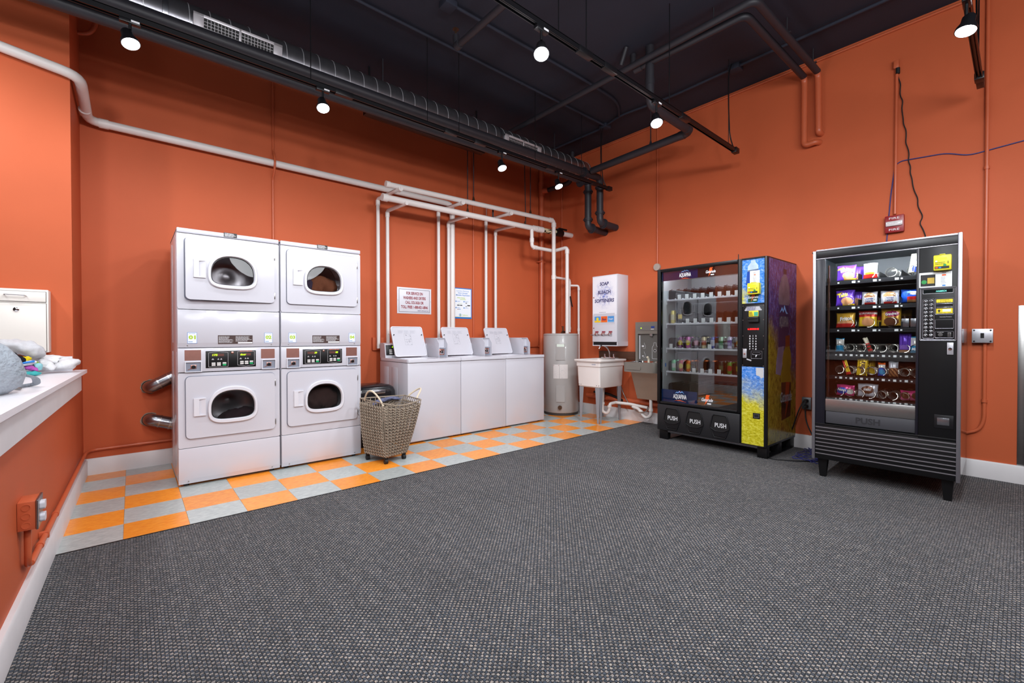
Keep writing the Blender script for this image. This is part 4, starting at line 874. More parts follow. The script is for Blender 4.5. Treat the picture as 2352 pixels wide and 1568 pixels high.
# trap and supply
tr = thing('sink_trap', 'white plastic waste trap under the utility sink', 'drain', (4.85, 3.72, .2))
obj('tailpiece', G().cyl((4.82, 3.70, .463), (4.82, 3.70, .22), .020, 12), pvc, tr, rel=True)
obj('trap_bend', G().tube([(4.82, 3.70, .24), (4.82, 3.70, .12), (4.83, 3.63, .10), (4.84, 3.60, .16), (4.84, 3.60, .235), (4.95, 3.58, .245)], .020, 12, fil=.035), pvc, tr, rel=True)
for p_, d_ in (((4.82, 3.70, .235), (0, 0, 1)), ((4.84, 3.60, .20), (0, 0, 1))):
    p_ = Vector(p_); d_ = Vector(d_); obj('slip_nut', G().cyl(p_-d_*.014, p_+d_*.014, .028, 12), pvc, tr, rel=True)
obj('waste_arm', G().tube([(4.95, 3.58, .245), (5.02, 3.40, .235), (5.04, 3.15, .215)], .020, 12), pvc, tr, rel=True)
pipe('drain_pipe', [(5.08, 4.05, .335), (5.08, 3.80, .33), (5.08, 3.55, .26)], .018, blk2, 'short dark pipe behind the legs of the utility sink', fil=.04)
pipe('low_pipe', [(5.10, 4.2, .275), (5.10, 3.0, .262)], .030, opipe, 'orange pipe running low behind the utility sink', fil=0, fittings=[((5.10, 3.85, .273), (0, 1, 0))])
pipe('low_pipe', [(5.09, 3.88, .28), (5.09, 3.88, .42)], .026, opipe, 'short upright orange pipe behind the utility sink', fil=0)
ftr = thing('fountain_trap', 'white plastic waste trap below the drinking fountain', 'drain', (4.98, 3.1, .1))
obj('trap_bend', G().tube([(4.97, 3.06, .34), (4.97, 3.06, .13), (4.97, 3.13, .09), (4.98, 3.19, .13), (5.0, 3.25, .19), (5.02, 3.36, .205)], .020, 12, fil=.04), pvc, ftr, rel=True)
obj('slip_nut', G().cyl((4.97, 3.06, .19), (4.97, 3.06, .22), .028, 12), pvc, ftr, rel=True); obj('slip_nut', G().cyl((4.983, 3.20, .145), (4.99, 3.225, .17), .028, 12), pvc, ftr, rel=True)
obj('braided_hose', G().tube([(5.09, 3.60, .47), (5.08, 3.55, .36), (5.03, 3.42, .22), (4.97, 3.25, .15), (4.945, 3.12, .17), (4.96, 3.07, .25)], .0075, 8, fil=.06), steel, None, 'thin braided steel hose looping between sink and drinking fountain', 'hose')
obj('wood_backsplash', G().box(XB-.025, XB, 3.40, 4.0, .815, .93, .002), M('dark_stained_wood', (78, 46, 28), .4, var=.25, scale=4, stretch=(10, 1, 14)), None, 'dark stained wooden board on the wall behind the sink faucet', 'board')

# ------------------------------------------------------------ soap vending box
sv = thing('soap_dispenser', 'white wall-mounted vending box lettered SOAP BLEACH SOFTENERS', 'dispenser', (4.905, 3.94, 1.013), radians(-90))
Wd, Dd, Hd = .417, .245, .961
g = G().box(0, Wd, 0.004, Dd, .052, Hd, .004).box(0.0003, .012, 0.004, Dd, 0.004, .056).box(Wd-.012, Wd-.0003, .004, Dd, 0.004, .056).box(0, Wd, .0, Dd, -.006, .005).box(.012, Wd-.012, .12, Dd, 0, .045)
obj('cabinet', g, white2, sv)
dr_ = obj('front_door', G().box(.002, Wd-.002, -.006, .004, .05, Hd-.002, .003), white2, sv)
spl = newmat('pale_blue_splash'); m_, nt, b, N, L_ = spl
tcx = N.new('ShaderNodeTexCoord'); nz = N.new('ShaderNodeTexNoise'); nz.inputs['Scale'].default_value = 26; nz.inputs['Detail'].default_value = 6; nz.inputs['Roughness'].default_value = .75
gr = N.new('ShaderNodeTexGradient'); gr.gradient_type = 'SPHERICAL'; mp = N.new('ShaderNodeMapping'); mp.inputs['Location'].default_value = (-.205/.19, 0, -.70/.22); mp.inputs['Scale'].default_value = (1/.19, 0, 1/.22)
L_.new(tcx.outputs['Object'], mp.inputs[0]); L_.new(mp.outputs[0], gr.inputs[0]); L_.new(tcx.outputs['Object'], nz.inputs['Vector'])
mu = N.new('ShaderNodeMath'); mu.operation = 'MULTIPLY'; mr = N.new('ShaderNodeMapRange'); mr.inputs[1].default_value = .42; mr.inputs[2].default_value = .7; L_.new(nz.outputs['Fac'], mr.inputs[0]); L_.new(mr.outputs[0], mu.inputs[0]); L_.new(gr.outputs['Fac'], mu.inputs[1])
mc = N.new('ShaderNodeMix'); mc.data_type = 'RGBA'; mc.inputs[6].default_value = lin((234, 233, 239)); mc.inputs[7].default_value = lin((90, 110, 190)); mu2 = N.new('ShaderNodeMath'); mu2.operation = 'MULTIPLY'; mu2.inputs[1].default_value = 1.6; mu2.use_clamp = True; L_.new(mu.outputs[0], mu2.inputs[0]); L_.new(mu2.outputs[0], mc.inputs[0]); L_.new(mc.outputs[2], b.inputs['Base Color']); b.inputs['Roughness'].default_value = .35
obj('splash_print', G().box(.01, Wd-.01, -.0064, -.006, .42, .945), m_, dr_)
for s_, z, w_ in (('SOAP', .845, .15), ('BLEACH', .73, .215), ('SOFTENERS', .615, .325)):
    txt(s_, .205, -.0072, z, .048, navy_t, dr_, width=w_, bold=.03, shear=.12)
    txt(s_, .205+.003, -.0068, z-.004, .048, M('pale_violet_print', (206, 207, 226), .5, var=0), dr_, width=w_, bold=.03, shear=.12, name='lettering_shadow')
obj('fine_print', print_lines(G(), .12, .28, -.0068, .452, .458, 1, 3, .8), navy_t, dr_)
obj('window_frame', G().box(.02, Wd-.04, -.0066, -.006, .29, .44), white, dr_)
for i, (c1, c2, tx, tc_) in enumerate((((74, 150, 214), (238, 200, 50), '', None), ((232, 98, 34), (236, 120, 40), 'Sun', navy_t), ((80, 150, 214), (120, 180, 228), 'Snuggle', white_t))):
    x0 = .042+i*.112
    pk = obj('product_card', G().box(x0, x0+.102, -.009, -.0066, .318, .40), M('card_colour_%d' % i, c1, .4, var=.1, scale=30), dr_)
    obj('card_band', G().box(x0, x0+.102, -.0093, -.009, .318, .345 if i == 0 else .33), M('card_band_%d' % i, c2, .4, var=0), pk)
    if tx: txt(tx, x0+.05, -.0098, .36, .03 if i == 1 else .022, tc_, pk, width=.075, bold=.03, shear=.2)
    else: obj('card_emblem', G().lathe([(.022, 0), (0, -.0002)], 16, (x0+.05, -.0093, .365), ax='y'), yellow_t, pk)
for z in (.665, .24): obj('lock', G().lathe([(.009, 0), (.008, -.006), (0, -.007)], 14, (.027, -.006, z), ax='y'), copper, dr_)
for i in range(3):
    x = .075+i*.115
    cs = obj('coin_slide', G().box(x-.022, x+.034, -.022, -.006, .135, .175, .004).box(x-.095, x-.018, -.020, -.010, .140, .158, .003), chrome, dr_)
    obj('price_label', G().box(x-.022, x+.034, -.010, -.006, .178, .196), red_t, cs)
obj('tray_slot', G().box(.012, Wd-.012, .002, .12, .006, .046), blk2, sv)

# ------------------------------------------------------------ drinking fountain
fgrey = M('warm_grey_fountain_plastic', (118, 112, 104), .38, var=.02); fst = M('fountain_steel', (150, 138, 126), .38, .6, var=.05, scale=60, stretch=(1, 1, 10))
df = thing('drinking_fountain', 'grey wall drinking fountain with bottle filler beside the drink machine', 'drinking fountain', (XB, 3.335, 0), radians(-90))
FW = .47
g = G(); holed(g, [(0, .80), (FW, .80), (FW, 1.325), (0, 1.325)], [(.035, .80), (FW-.035, .80), (FW-.035, 1.17), (.035, 1.17)], -.11, -.085); g.box(0, FW, -.085, 0, .80, 1.325); obj('bottle_filler', g, fgrey, df)
obj('filler_niche', G().box(.036, FW-.036, -.0875, -.085, .80, 1.169), M('dark_niche_grey', (92, 90, 86), .4), df)
obj('control_strip', G().prism(rrect(.04, FW-.02, 1.215, 1.275, .02), -.110, -.115), greyp, df)
obj('green_light', G().cyl((.09, -.1155, 1.245), (.09, -.1135, 1.245), .008, 12), led_g, df)
obj('blue_badge', G().box(.235, .285, -.1160, -.115, 1.243, 1.268), M('navy_badge', (24, 60, 140), .4, var=0), df); obj('white_swoosh', G().box(.232, .275, -.1162, -.115, 1.226, 1.234), white_t, df)
nz_ = obj('nozzle', G().cyl((.245, -.105, 1.17), (.245, -.105, 1.14), .014, 12).box(.215, .245, -.115, -.09, 1.145, 1.17, .003), steel, df)
def outline(name, pts, parent, w_=.0018, y=-.0885): obj(name, G().tube([(a, y, b) for a, b in pts], w_, 6), white_t, parent)
cx = .275
outline('bottle_outline', [(cx-.035, .85), (cx+.035, .85), (cx+.04, .86), (cx+.04, .99), (cx+.018, 1.03), (cx+.018, 1.055), (cx-.018, 1.055), (cx-.018, 1.03), (cx-.04, .99), (cx-.04, .86), (cx-.035, .85)], df)
outline('bottle_outline', [(cx+.017*cos(a), .955+.017*sin(a)) for a in [2*pi*k/16 for k in range(17)]], df)
obj('sensor', G().cyl((cx, -.0885, .955), (cx, -.0875, .955), .008, 12), blk, df)
outline('icon_outline', [(.10, .98), (.135, .98), (.135, 1.02), (.118, 1.045), (.118, 1.055)], df, .0012); outline('icon_outline', [(.10, .865), (.135, .865), (.135, .905), (.118, .93), (.118, .94)], df, .0012)
obj('icon', G().box(.085, .115, -.089, -.0885, 1.0, 1.02).box(.09, .11, -.089, -.0885, .875, .888), white_t, df)
obj('light_strip', G().cyl((.055, -.09, .84), (.055, -.09, 1.15), .007, 10), M('frosted_strip', (205, 205, 210), .3, var=0), df)
def basin_out(s, z, y0=0.0):   # rounded front
    P = [(s, y0), (s, -.37+.03)]
    for k in range(9): a = radians(180+90*k/8); P.append((s+.06+.06*cos(a), -.37+.06*sin(a)+.03))
    for k in range(9): a = radians(270+90*k/8); P.append((FW-s-.06+.06*cos(a), -.37+.06*sin(a)+.03))
    P += [(FW-s, -.34), (FW-s, y0)]; return [(a, b, z) for a, b in P]
g = G().ring([basin_out(0.0, .69), basin_out(-.003, .70), basin_out(-.004, .80), basin_out(.002, .812), basin_out(.03, .815)], True, True, False, sm=False); obj('basin_body', g, fgrey, df)
inn = lambda f_, z: [(FW/2+(a-FW/2)*f_, -.20+(b+.20)*f_, z) for a, b in rrect(.05, FW-.05, -.355, -.10, .07, 6)]
n_ = 28
g = G(); o_ = _pm([(a, b) for a, b, c in basin_out(.028, 0)], FW/2, -.2, 96); i_ = _pm([(a, b) for a, b, c in inn(1, 0)], FW/2, -.2, 96); i2 = _pm([(a, b) for a, b, c in inn(.85, 0)], FW/2, -.2, 96)
g.ring([[(a, b, .8155) for a, b in o_], [(a, b, .817) for a, b in i_], [(a, b, .775) for a, b in i2]], True, False, True, sm=False); obj('basin_top', g, chrome, df)
obj('push_bar', G().prism(rrect(.06, .27, .72, .765, .015), -.398, -.408), fgrey, df)
obj('bubbler', G().tube([(.23, -.16, .80), (.23, -.16, .85), (.23, -.19, .875)], .014, 10, fil=.02), M('cream_bubbler', (214, 204, 180), .5), df)
g = G().ring([[(0.03, 0, .69), (0.03, -.26, .69), (FW-.03, -.26, .69), (FW-.03, 0, .69)], [(.09, 0, .335), (.09, -.20, .335), (FW-.09, -.20, .335), (FW-.09, 0, .335)]], True, True, True, sm=False); obj('chiller_cabinet', g, fst, df)

# ------------------------------------------------------------ signs on the back wall
sg = thing('service_sign', 'white sign with dark red lettering FOR SERVICE ON WASHERS AND DRYERS', 'sign', (2.703, YA, 1.587))
obj('board', G().box(-.239, .239, -.006, -.001, -.163, .163, .002), white2, sg)
g = G()
for k, (x0, x1, z0, z1) in enumerate(((-.215, .215, .138, .142), (-.215, .215, -.142, -.138), (-.215, -.211, -.142, .142), (.211, .215, -.142, .142))): g.box(x0, x1, -.0066, -.006, z0, z1)
obj('border', g, M('dark_border_print', (56, 48, 66), .5, var=0), sg)
for s_, z, w_ in (('FOR SERVICE ON', .092, .23), ('WASHERS AND DRYERS', .035, .315), ('CALL 532-3626 OR', -.022, .255), ('TOLL FREE 1-888-821-8846', -.079, .375)):
    txt(s_, 0, -.0068, z, .038, red_t, sg, width=w_, bold=.035)
txt("GENET'S APPLIANCE INC", .12, -.0068, -.122, .012, navy_t, sg, width=.16, bold=.02)
for x in (-.228, .228): obj('screw', G().cyl((x, -.0075, 0), (x, -.006, 0), .004, 8), steel, sg)
ps = thing('payment_poster', 'white and blue mobile payment poster on the back wall between the pipes', 'poster', (3.438, YA, 1.592))
obj('sheet', G().box(-.147, .147, -.004, -.001, -.208, .208), blue_t, ps); obj('face', G().box(-.135, .135, -.0045, -.004, -.188, .196), stick, ps)
txt('Laundry Machines', 0, -.005, .165, .020, blue_t, ps, width=.20); txt('Now Accept', 0, -.005, .137, .022, blue_t, ps, width=.155, bold=.02); txt('Mobile Payment!', 0, -.005, .108, .024, blue_t, ps, width=.225, bold=.02)
obj('lime_print_line', print_lines(G(), -.095, .095, -.005, .066, .080, 1, 4, .6), lime_t, ps); obj('lime_print_line', print_lines(G(), -.045, .055, -.005, .046, .058, 1, 6, .6), lime_t, ps)
for x in (-.113, .018):
    for z in (.024, -.062):
        obj('step_dot', G().lathe([(.009, 0), (0, -.0003)], 14, (x, -.0047, z), ax='y'), blue_t, ps)
        obj('print', print_lines(G(), x+.016, x+.085, -.005, z-.006, z+.006, 2, int(z*1000)+5, .4), blue_t, ps)
obj('black_bars', G().box(-.095, -.055, -.005, -.0045, -.034, -.022).box(-.048, -.010, -.005, -.0045, -.034, -.022).box(.045, .066, -.005, -.0045, .0, .01).box(.045, .066, -.005, -.0045, -.045, -.037).box(.072, .12, -.005, -.0045, -.034, -.02), black_t, ps)
txt('PayRange', -.045, -.005, -.005, .010, lime_t, ps, width=.07); txt('PayRange', .035, -.005, -.162, .016, lime_t, ps, width=.09, bold=.02)
obj('logo_ring', G().tube([(-.045+.015*cos(a), -.005, -.160+.015*sin(a)) for a in [2*pi*k/16 for k in range(17)]], .003, 6), blue_t, ps)
obj('logo_half', G().prism([(-.045, -.160-.011)]+[(-.045+.011*cos(a), -.160+.011*sin(a)) for a in [radians(-90+20*k) for k in range(10)]], -.0048, -.0052), lime_t, ps)
for i, c in enumerate(('red_t', 'navy_t', 'blue_t')): obj('card_dot', G().lathe([(.006, 0), (0, -.0003)], 12, (-.085+.02*i, -.0047, -.083), ax='y'), globals()[c], ps)
obj('yellow_line', G().box(-.135, .135, -.005, -.0045, -.188, -.184), yellow_t, ps)

# ------------------------------------------------------------ snack machine
def rot_e(a): return radians(a)
sm_ang = radians(-88.84)
sn = thing('snack_machine', 'black and silver glass-front snack vending machine with horizontal silver stripes', 'vending machine', (4.183, 1.096, 0), sm_ang)
gloss_blk = M('glossy_black_side', (34, 28, 30), .18, var=.02, coat=.5)
SD = .86
g = G().box(-.004, .012, .0, SD, .155, 1.815).box(.812, .834, .0, SD, .155, 1.815).box(.012, .812, SD-.02, SD, .155, 1.815).box(.012, .812, .0, SD, 1.79, 1.815).box(.012, .812, .0, SD, .155, .20).box(.622, .636, .0, SD-.02, .20, 1.79)
obj('cabinet', g, [gloss_blk], sn)
obj('side_trim', G().box(-.008, .013, -.016, .0, .150, 1.82, .004), alu, sn); obj('side_trim', G().box(.816, .838, -.016, .0, .150, 1.829, .004), alu, sn)
obj('top_trim', G().box(.013, .816, -.012, .0, 1.813, 1.827, .002), alu, sn); obj('header_trim', G().box(.013, .816, -.011, .0, 1.751, 1.757, .001), alu, sn)
obj('header_panel', G().box(.013, .816, -.008, .0, 1.757, 1.813, .001), blk2, sn)
obj('left_stile', G().box(.013, .073, -.008, .0, .42, 1.751, .002).box(.068, .078, -.012, .0, .44, 1.745, .002), M('purple_black_frame', (22, 20, 30), .35, var=.04), sn)
obj('centre_stile', G().box(.611, .626, -.012, .0, .44, 1.751, .003), M('purple_black_frame', (34, 31, 42), .3), sn)
dp_ = obj('selection_panel', G().box(.626, .816, -.008, .0, .42, 1.751, .002), blk, sn)
obj('interior_back', G().box(.012, .622, .60, .61, .20, 1.79), M('interior_dark_steel', (24, 30, 34), .45, .1, var=.15), sn)
obj('interior_side', G().box(.012, .016, .01, .60, .20, 1.79).box(.616, .622, .01, .60, .20, 1.79).box(.016, .616, .01, .60, 1.786, 1.79), M('interior_grey', (52, 58, 62), .4, .2, var=.05), sn)
obj('glass', G().box(.074, .613, .004, .007, .64, 1.75), glassmat('clear_glass', (.97, .98, .98), 1.1), sn)
obj('steel_band', G().box(.079, .612, -.006, .03, .545, .640, .002), steel, sn)
fl_ = obj('push_flap', G().box(.082, .611, -.003, .012, .448, .543, .003), M('charcoal_plastic', (58, 58, 63), .55, bump=.1), sn)
txt('PUSH', .346, -.0042, .494, .046, M('charcoal_emboss', (38, 38, 42), .5, var=0), fl_, width=.145, bold=.03)
obj('lower_panel', G().box(.013, .816, -.006, .0, .155, .438, .001).box(.013, .816, -.010, .0, .428, .44, .002), blk, sn)
for z in (.409, .380, .350, .3185, .2885, .2585, .229, .1975): obj('stripe', G().box(.016, .816, -.0085, -.005, z-.0035, z+.0035), alu, sn)
for x in (.055, .775):
    for y in (.06, .76): obj('leg', G().ring([[(x+a*.032, y+b*.032, .155) for a, b in ((-1, -1), (1, -1), (1, 1), (-1, 1))], [(x+a*.02, y+b*.02, .0) for a, b in ((-1, -1), (1, -1), (1, 1), (-1, 1))]], True, True, True, sm=False), blk, sn)
def coil_mesh(r, y0, y1, turns, wr=.0022):
    pts = []; n = 14
    for i in range(int(turns*n)+1):
        a = 2*pi*i/n; pts.append((r*cos(a), y0+(y1-y0)*i/(turns*n), r*sin(a)))
    return G().tube(pts, wr, 5)
lanesW = [.191, .322, .450, .576]; lanesN = [.136, .203, .269, .335, .401, .467, .532, .594]
shelf_z = [1.582, 1.378, 1.198, 1.002, .819, .648]
coil_c = [1.621, 1.424, 1.243, 1.044, .865, .683]
wire = M('coil_wire', (206, 200, 190), .25, .9, var=.02)
cW = cN = None
tag_m = M('price_tag_paper', (220, 222, 222), .5, var=0, emit=(220, 222, 222), es=.0)
for s_, (z, zc) in enumerate(zip(shelf_z, coil_c)):
    wide = s_ < 3; g = G().box(.018, .614, .145, .58, z-.022, z-.016).box(.018, .614, .138, .146, z-.030, z+.001)
    lanes = lanesW if wide else lanesN
    bnd = [(a+b)/2 for a, b in zip(lanes, lanes[1:])]
    for x in bnd: g.box(x-.001, x+.001, .15, .58, z-.016, z+(.05 if wide else .03))
    tr_ = obj('tray', g, blk2, sn)
    for li, x in enumerate(lanes):
        if s_ == 2 and li == 3: continue
        if wide:
            if cW is None: o = obj('spiral', coil_mesh(.036, 0, .40, 7), wire, tr_); cW = o.data
            else: o = obj('spiral', None, None, tr_, me=cW)
        else:
            if cN is None: o = obj('spiral', coil_mesh(.0305, 0, .42, 9), wire, tr_); cN = o.data
            else: o = obj('spiral', None, None, tr_, me=cN)
        o.location = (x, .150, zc); o.rotation_euler = (0, .3*((s_*5+li*3) % 7), 0)
    step = .129 if wide else .066
    for x in lanes:
        obj('price_tag', G().box(x+(.028 if wide else .006), x+(.05 if wide else .024), .1355, .138, z-.024, z-.008), tag_m, tr_)
        obj('lane_number', G().box(x-(.065 if wide else .022), x-(.054 if wide else .012), .1355, .138, z-.021, z-.011), tag_m, tr_)
        if wide: obj('coil_guard', G().box(x-.037, x+.037, .128, .134, z-.012, z-.009), glassmat('clear_glass'), tr_)
for x in (.535, .585): obj('blank_plate', G().box(x-.022, x+.022, .17, .175, 1.20, 1.268, .002), galv, sn)
lamp_sn = obj('light_tube', G().cyl((.09, .022, 1.772), (.60, .022, 1.772), .010, 12), M('bright_tube_glow', (255, 255, 255), .4, var=0, emit=(235, 244, 255), es=240), sn)
# inner lock bar at the left of the window
obj('latch_bar', G().box(.085, .097, .02, .035, .66, 1.70, .002).box(.08, .10, .018, .04, 1.56, 1.60, .004).box(.08, .10, .018, .04, 1.36, 1.40, .004).box(.08, .10, .018, .04, 1.02, 1.06, .004), M('brown_latch_bar', (70, 48, 36), .3, .6, var=.2), sn)
# selection panel details
rd_yel = M('yellow_reader_plastic', (216, 206, 32), .4, var=.02)
def reader(parent, x0, x1, z0, z1, y0, w_=.045):
    r_ = obj('card_reader', G().box(x0, x1, y0-w_, y0, z0, z1, .006).box(x0+.03, x1-.03, y0-w_, y0-.01, z1, z1+.006, .002), rd_yel, parent)
    y = y0-w_-.0006; W_ = x1-x0; H_ = z1-z0
    obj('lcd', G().box(x0+.12*W_, x0+.75*W_, y, y0-w_, z0+.68*H_, z0+.82*H_), M('lime_lcd', (176, 222, 30), .4, var=0, emit=(170, 220, 20), es=.6), r_)
    obj('indicator', G().box(x0+.12*W_, x0+.22*W_, y-.0002, y0-w_, z0+.56*H_, z0+.64*H_), M('bright_indicator', (210, 255, 190), .4, var=0, emit=(200, 255, 180), es=2), r_)
    obj('logo_strip', G().box(x0+.08*W_, x0+.88*W_, y, y0-w_, z0+.10*H_, z0+.26*H_), black_t, r_)
    obj('logo_red', G().box(x0+.12*W_, x0+.26*W_, y-.0004, y, z0+.14*H_, z0+.22*H_), orange_t, r_); obj('logo_blue', G().box(x0+.30*W_, x0+.44*W_, y-.0004, y, z0+.13*H_, z0+.22*H_), blue_t, r_)
    obj('green_badge', G().lathe([(.09*W_, 0), (0, -.0003)], 16, (x0+.64*W_, y-.0004, z0+.32*H_), ax='y'), M('green_badge', (40, 140, 70), .4, var=0), r_)
    obj('print', print_lines(G(), x0+.12*W_, x0+.88*W_, y, z0+.36*H_, z0+.56*H_, 2, 3, .3).box(x0+.8*W_, x0+.84*W_, y, y0-w_, z0+.42*H_, z0+.58*H_), black_t, r_)
    return r_
reader(sn, .700, .788, 1.582, 1.686, -.008)
cd = obj('payment_card', G().box(.626, .789, -.0095, -.008, 1.474, 1.577), stick, sn)
bb = obj('black_block', G().box(.633, .708, -.0102, -.0095, 1.482, 1.562), black_t, cd)
obj('green_badge', G().lathe([(.014, 0), (0, -.0003)], 18, (.651, -.0104, 1.512), ax='y'), M('green_badge', (40, 140, 70), .4, var=0), bb); obj('gold_reader_picture', G().box(.668, .703, -.0106, -.0102, 1.50, 1.54), M('gold_print', (190, 160, 60), .5, var=0), bb)
txt('VISA', .750, -.0100, 1.568, .008, navy_t, cd, width=.022, bold=.03); obj('card_logo', G().box(.740, .760, -.0100, -.0095, 1.548, 1.558), orange_t, cd)
obj('print', print_lines(G(), .735, .765, -.0100, 1.485, 1.544, 6, 8, .35), M('grey_print', (176, 176, 186), .5), cd); obj('blue_logo', G().box(.742, .758, -.0101, -.0095, 1.478, 1.486), blue_t, cd)
pn = obj('keypad_panel', G().box(.629, .814, -.011, -.008, 1.104, 1.472, .002), blk, sn)
def rim(x0, x1, z0, z1, par, y=-.0115, r=.0013, rad=.004):
    pts = [(a, y, b) for a, b in rrect(x0, x1, z0, z1, rad, 3)]; pts.append(pts[0]); return obj('silver_rim', G().tube(pts, r, 5), alu, par)
rim(.632, .811, 1.107, 1.469, pn, r=.002); rim(.637, .806, 1.113, 1.464, pn, r=.0012)
rim(.646, .797, 1.430, 1.461, pn); rim(.646, .703, 1.122, 1.393, pn); rim(.709, .799, 1.286, 1.394, pn); rim(.709, .799, 1.189, 1.249, pn); rim(.709, .799, 1.124, 1.168, pn)
obj('display', G().box(.650, .793, -.0118, -.011, 1.434, 1.457), M('dark_display', (14, 20, 20), .15, var=0), pn)
txt('HABECA', .738, -.0124, 1.4445, .011, M('teal_led_glow', (120, 230, 210), .4, var=0, emit=(110, 220, 200), es=.8), pn, width=.052, bold=.02, shear=.2)
keys = 'ABCDEFGHJK'; nk = ['1', '2', '3', '4', '5', '6', '7', '8', '9', '10']
for i in range(10):
    z = 1.378-.0262*i
    for x, ch in ((.661, keys[i]), (.688, nk[i])):
        o = obj('key', G().lathe([(.0105, 0), (.0105, -.002), (.009, -.003), (0, -.003)], 16, (x, -.011, z), ax='y'), M('chrome_key', (150, 150, 155), .3, .8, var=0), pn)
        obj('key_face', G().lathe([(.008, -.0001), (0, -.0003)], 14, (x, -.014, z), ax='y'), blk, o)
        txt(ch, x, -.0146, z, .009, white_t, o, bold=.02)
obj('bill_label', G().box(.714, .794, -.0122, -.011, 1.366, 1.388), yellow_t, pn); txt('ACCEPTS', .754, -.0126, 1.382, .006, black_t, pn, width=.045); txt('1 & 5 BILLS', .754, -.0126, 1.372, .006, black_t, pn, width=.06)
obj('bill_slot', G().box(.714, .794, -.020, -.011, 1.352, 1.360, .002).box(.714, .794, -.016, -.011, 1.328, 1.334, .001), galv, pn); obj('slot_gap', G().box(.716, .792, -.0125, -.011, 1.335, 1.351), rubber, pn)
obj('bill_label', G().box(.714, .794, -.0122, -.011, 1.291, 1.325), yellow_t, pn); obj('bill_picture', G().box(.745, .785, -.0126, -.0122, 1.303, 1.321), M('pale_green_label', (214, 224, 212), .5), pn); txt('INSERT BILL HERE', .754, -.0128, 1.295, .006, black_t, pn, width=.07)
obj('arrow', G().prism([(.724, 1.300), (.732, 1.300), (.732, 1.308), (.737, 1.308), (.728, 1.319), (.719, 1.308), (.724, 1.308)], -.0122, -.0126), black_t, pn)
txt('Automatic Products', .760, -.0115, 1.268, .007, M('silver_outline', (190, 188, 190)), pn, width=.058)
obj('coin_button', G().lathe([(.013, 0), (.012, -.004), (0, -.005)], 20, (.735, -.011, 1.146), ax='y'), M('dark_grey_knob', (90, 88, 88), .35, .5), pn); obj('coin_slot', G().box(.770, .788, -.014, -.011, 1.130, 1.162, .003), M('dark_grey_knob', (90, 88, 88)), pn); obj('slot_gap', G().box(.777, .781, -.0145, -.0139, 1.135, 1.158), rubber, pn)
txt('COIN RETURN', .735, -.0115, 1.163, .004, white_t, pn, width=.032)
lk = obj('lock', G().box(.768, .800, -.016, -.008, 1.010, 1.093, .003), M('dull_silver_plate', (190, 190, 196), .4, .6), sn); obj('lock_cylinder', G().lathe([(.010, 0), (.009, -.006), (0, -.007)], 16, (.784, -.016, 1.050), ax='y'), chrome, lk)
cr_ = obj('coin_return', G().box(.708, .804, -.012, -.008, .505, .597, .003), blk2, sn); obj('return_flap', G().box(.723, .783, -.0135, -.012, .528, .577, .002), galv, cr_)
obj('top_bracket', G().box(-.03, .03, .05, .08, 1.815, 1.822), blk, sn)

# ---- packets
def bag(name, label, x, z0, w_, h, cols, fn, y=.185, d=.024, text=None, seed=1, tilt=0.0, lean=.12, group=None, machine=sn, text2=None):
    """pillow packet; fn(u,v) -> material index"""
    rnd = random.Random(seed); g = G(); n = 26; ph = rnd.uniform(0, 6)
    def P(u, v, s_):
        bx = (u-.5)*w_*(1-.05*sin(pi*v)); bulge = max(0, (sin(pi*u)**.7)*(sin(pi*v)**.6)) if 0 < u < 1 and 0 < v < 1 else 0
        wr = .0025*sin(9*u+6*v+ph)*sin(pi*u)*sin(pi*v)+.0016*sin(23*u+ph)*(1-abs(2*v-1))**.3
        return (bx, s_*(d*bulge)+wr, (v)*h+.002*sin(7*u+ph)*(1 if v > .95 else 0))
    for s_ in (-1, 1):
        o = len(g.v)
        for i in range(n+1):
            for j in range(n+1): g.v.append(P(i/n, j/n, s_))
        for i in range(n):
            for j in range(n):
                a = o+i*(n+1)+j; g.f.append((a, a+n+1, a+n+2, a+1)); g.m.append(fn((i+.5)/n, (j+.5)/n)); g.s.append(True)
    me_ = Matrix.Rotation(-lean, 4, 'X') @ Matrix.Rotation(tilt, 4, 'Y'); g.xf(me_)
    root = obj(name, g, cols, None, label, 'snack packet', group, recenter=False)
    root.matrix_world = Matrix.Translation(machine.location) @ Matrix.Rotation(machine.rotation_euler.z, 4, 'Z') @ Matrix.Translation((x, y, z0))
    if text:
        for tx, tu, tv, th, tw, tm, rt_ in text:
            t_ = text_geo(tx, th, tw, .03, .15); t_.xf(me_ @ Matrix.Translation(((tu-.5)*w_, -d-.004, tv*h)) @ Matrix.Rotation(-rt_, 4, 'Y')); obj('lettering', t_, tm, root)
    return root
fol = lambda name, c, r=.28: M(name, c, r, .25, var=.06, scale=30)
purple = fol('purple_foil', (104, 60, 190)); gold = fol('gold_foil', (206, 158, 52)); redf = fol('red_foil', (196, 40, 34)); whitef = fol('white_foil', (236, 232, 226)); yelf = fol('yellow_foil', (232, 190, 40)); bluef = fol('blue_foil', (24, 84, 200)); brownf = fol('brown_foil', (104, 62, 40)); creamf = fol('cream_foil', (216, 206, 184)); cyanf = fol('cyan_foil', (60, 160, 210)); silverf = fol('silver_foil', (196, 196, 204)); pinkf = fol('pink_foil', (206, 60, 120)); chip = fol('chip_orange_print', (226, 160, 110), .5); magf = fol('magenta_foil', (150, 30, 80)); greenf = fol('green_foil', (60, 140, 70)); cookie = fol('cookie_print', (170, 116, 70), .5)
inell = lambda u, v, cu, cv, a, b: ((u-cu)/a)**2+((v-cv)/b)**2 < 1
def f_takis(u, v): return 2 if inell(u, v, .62, .28, .30, .24) else (1 if abs(v-(.78+.3*(u-.2))) < .05 and u < .35 else (1 if v < .1 and u > .4 else 0))
txY = yellow_t
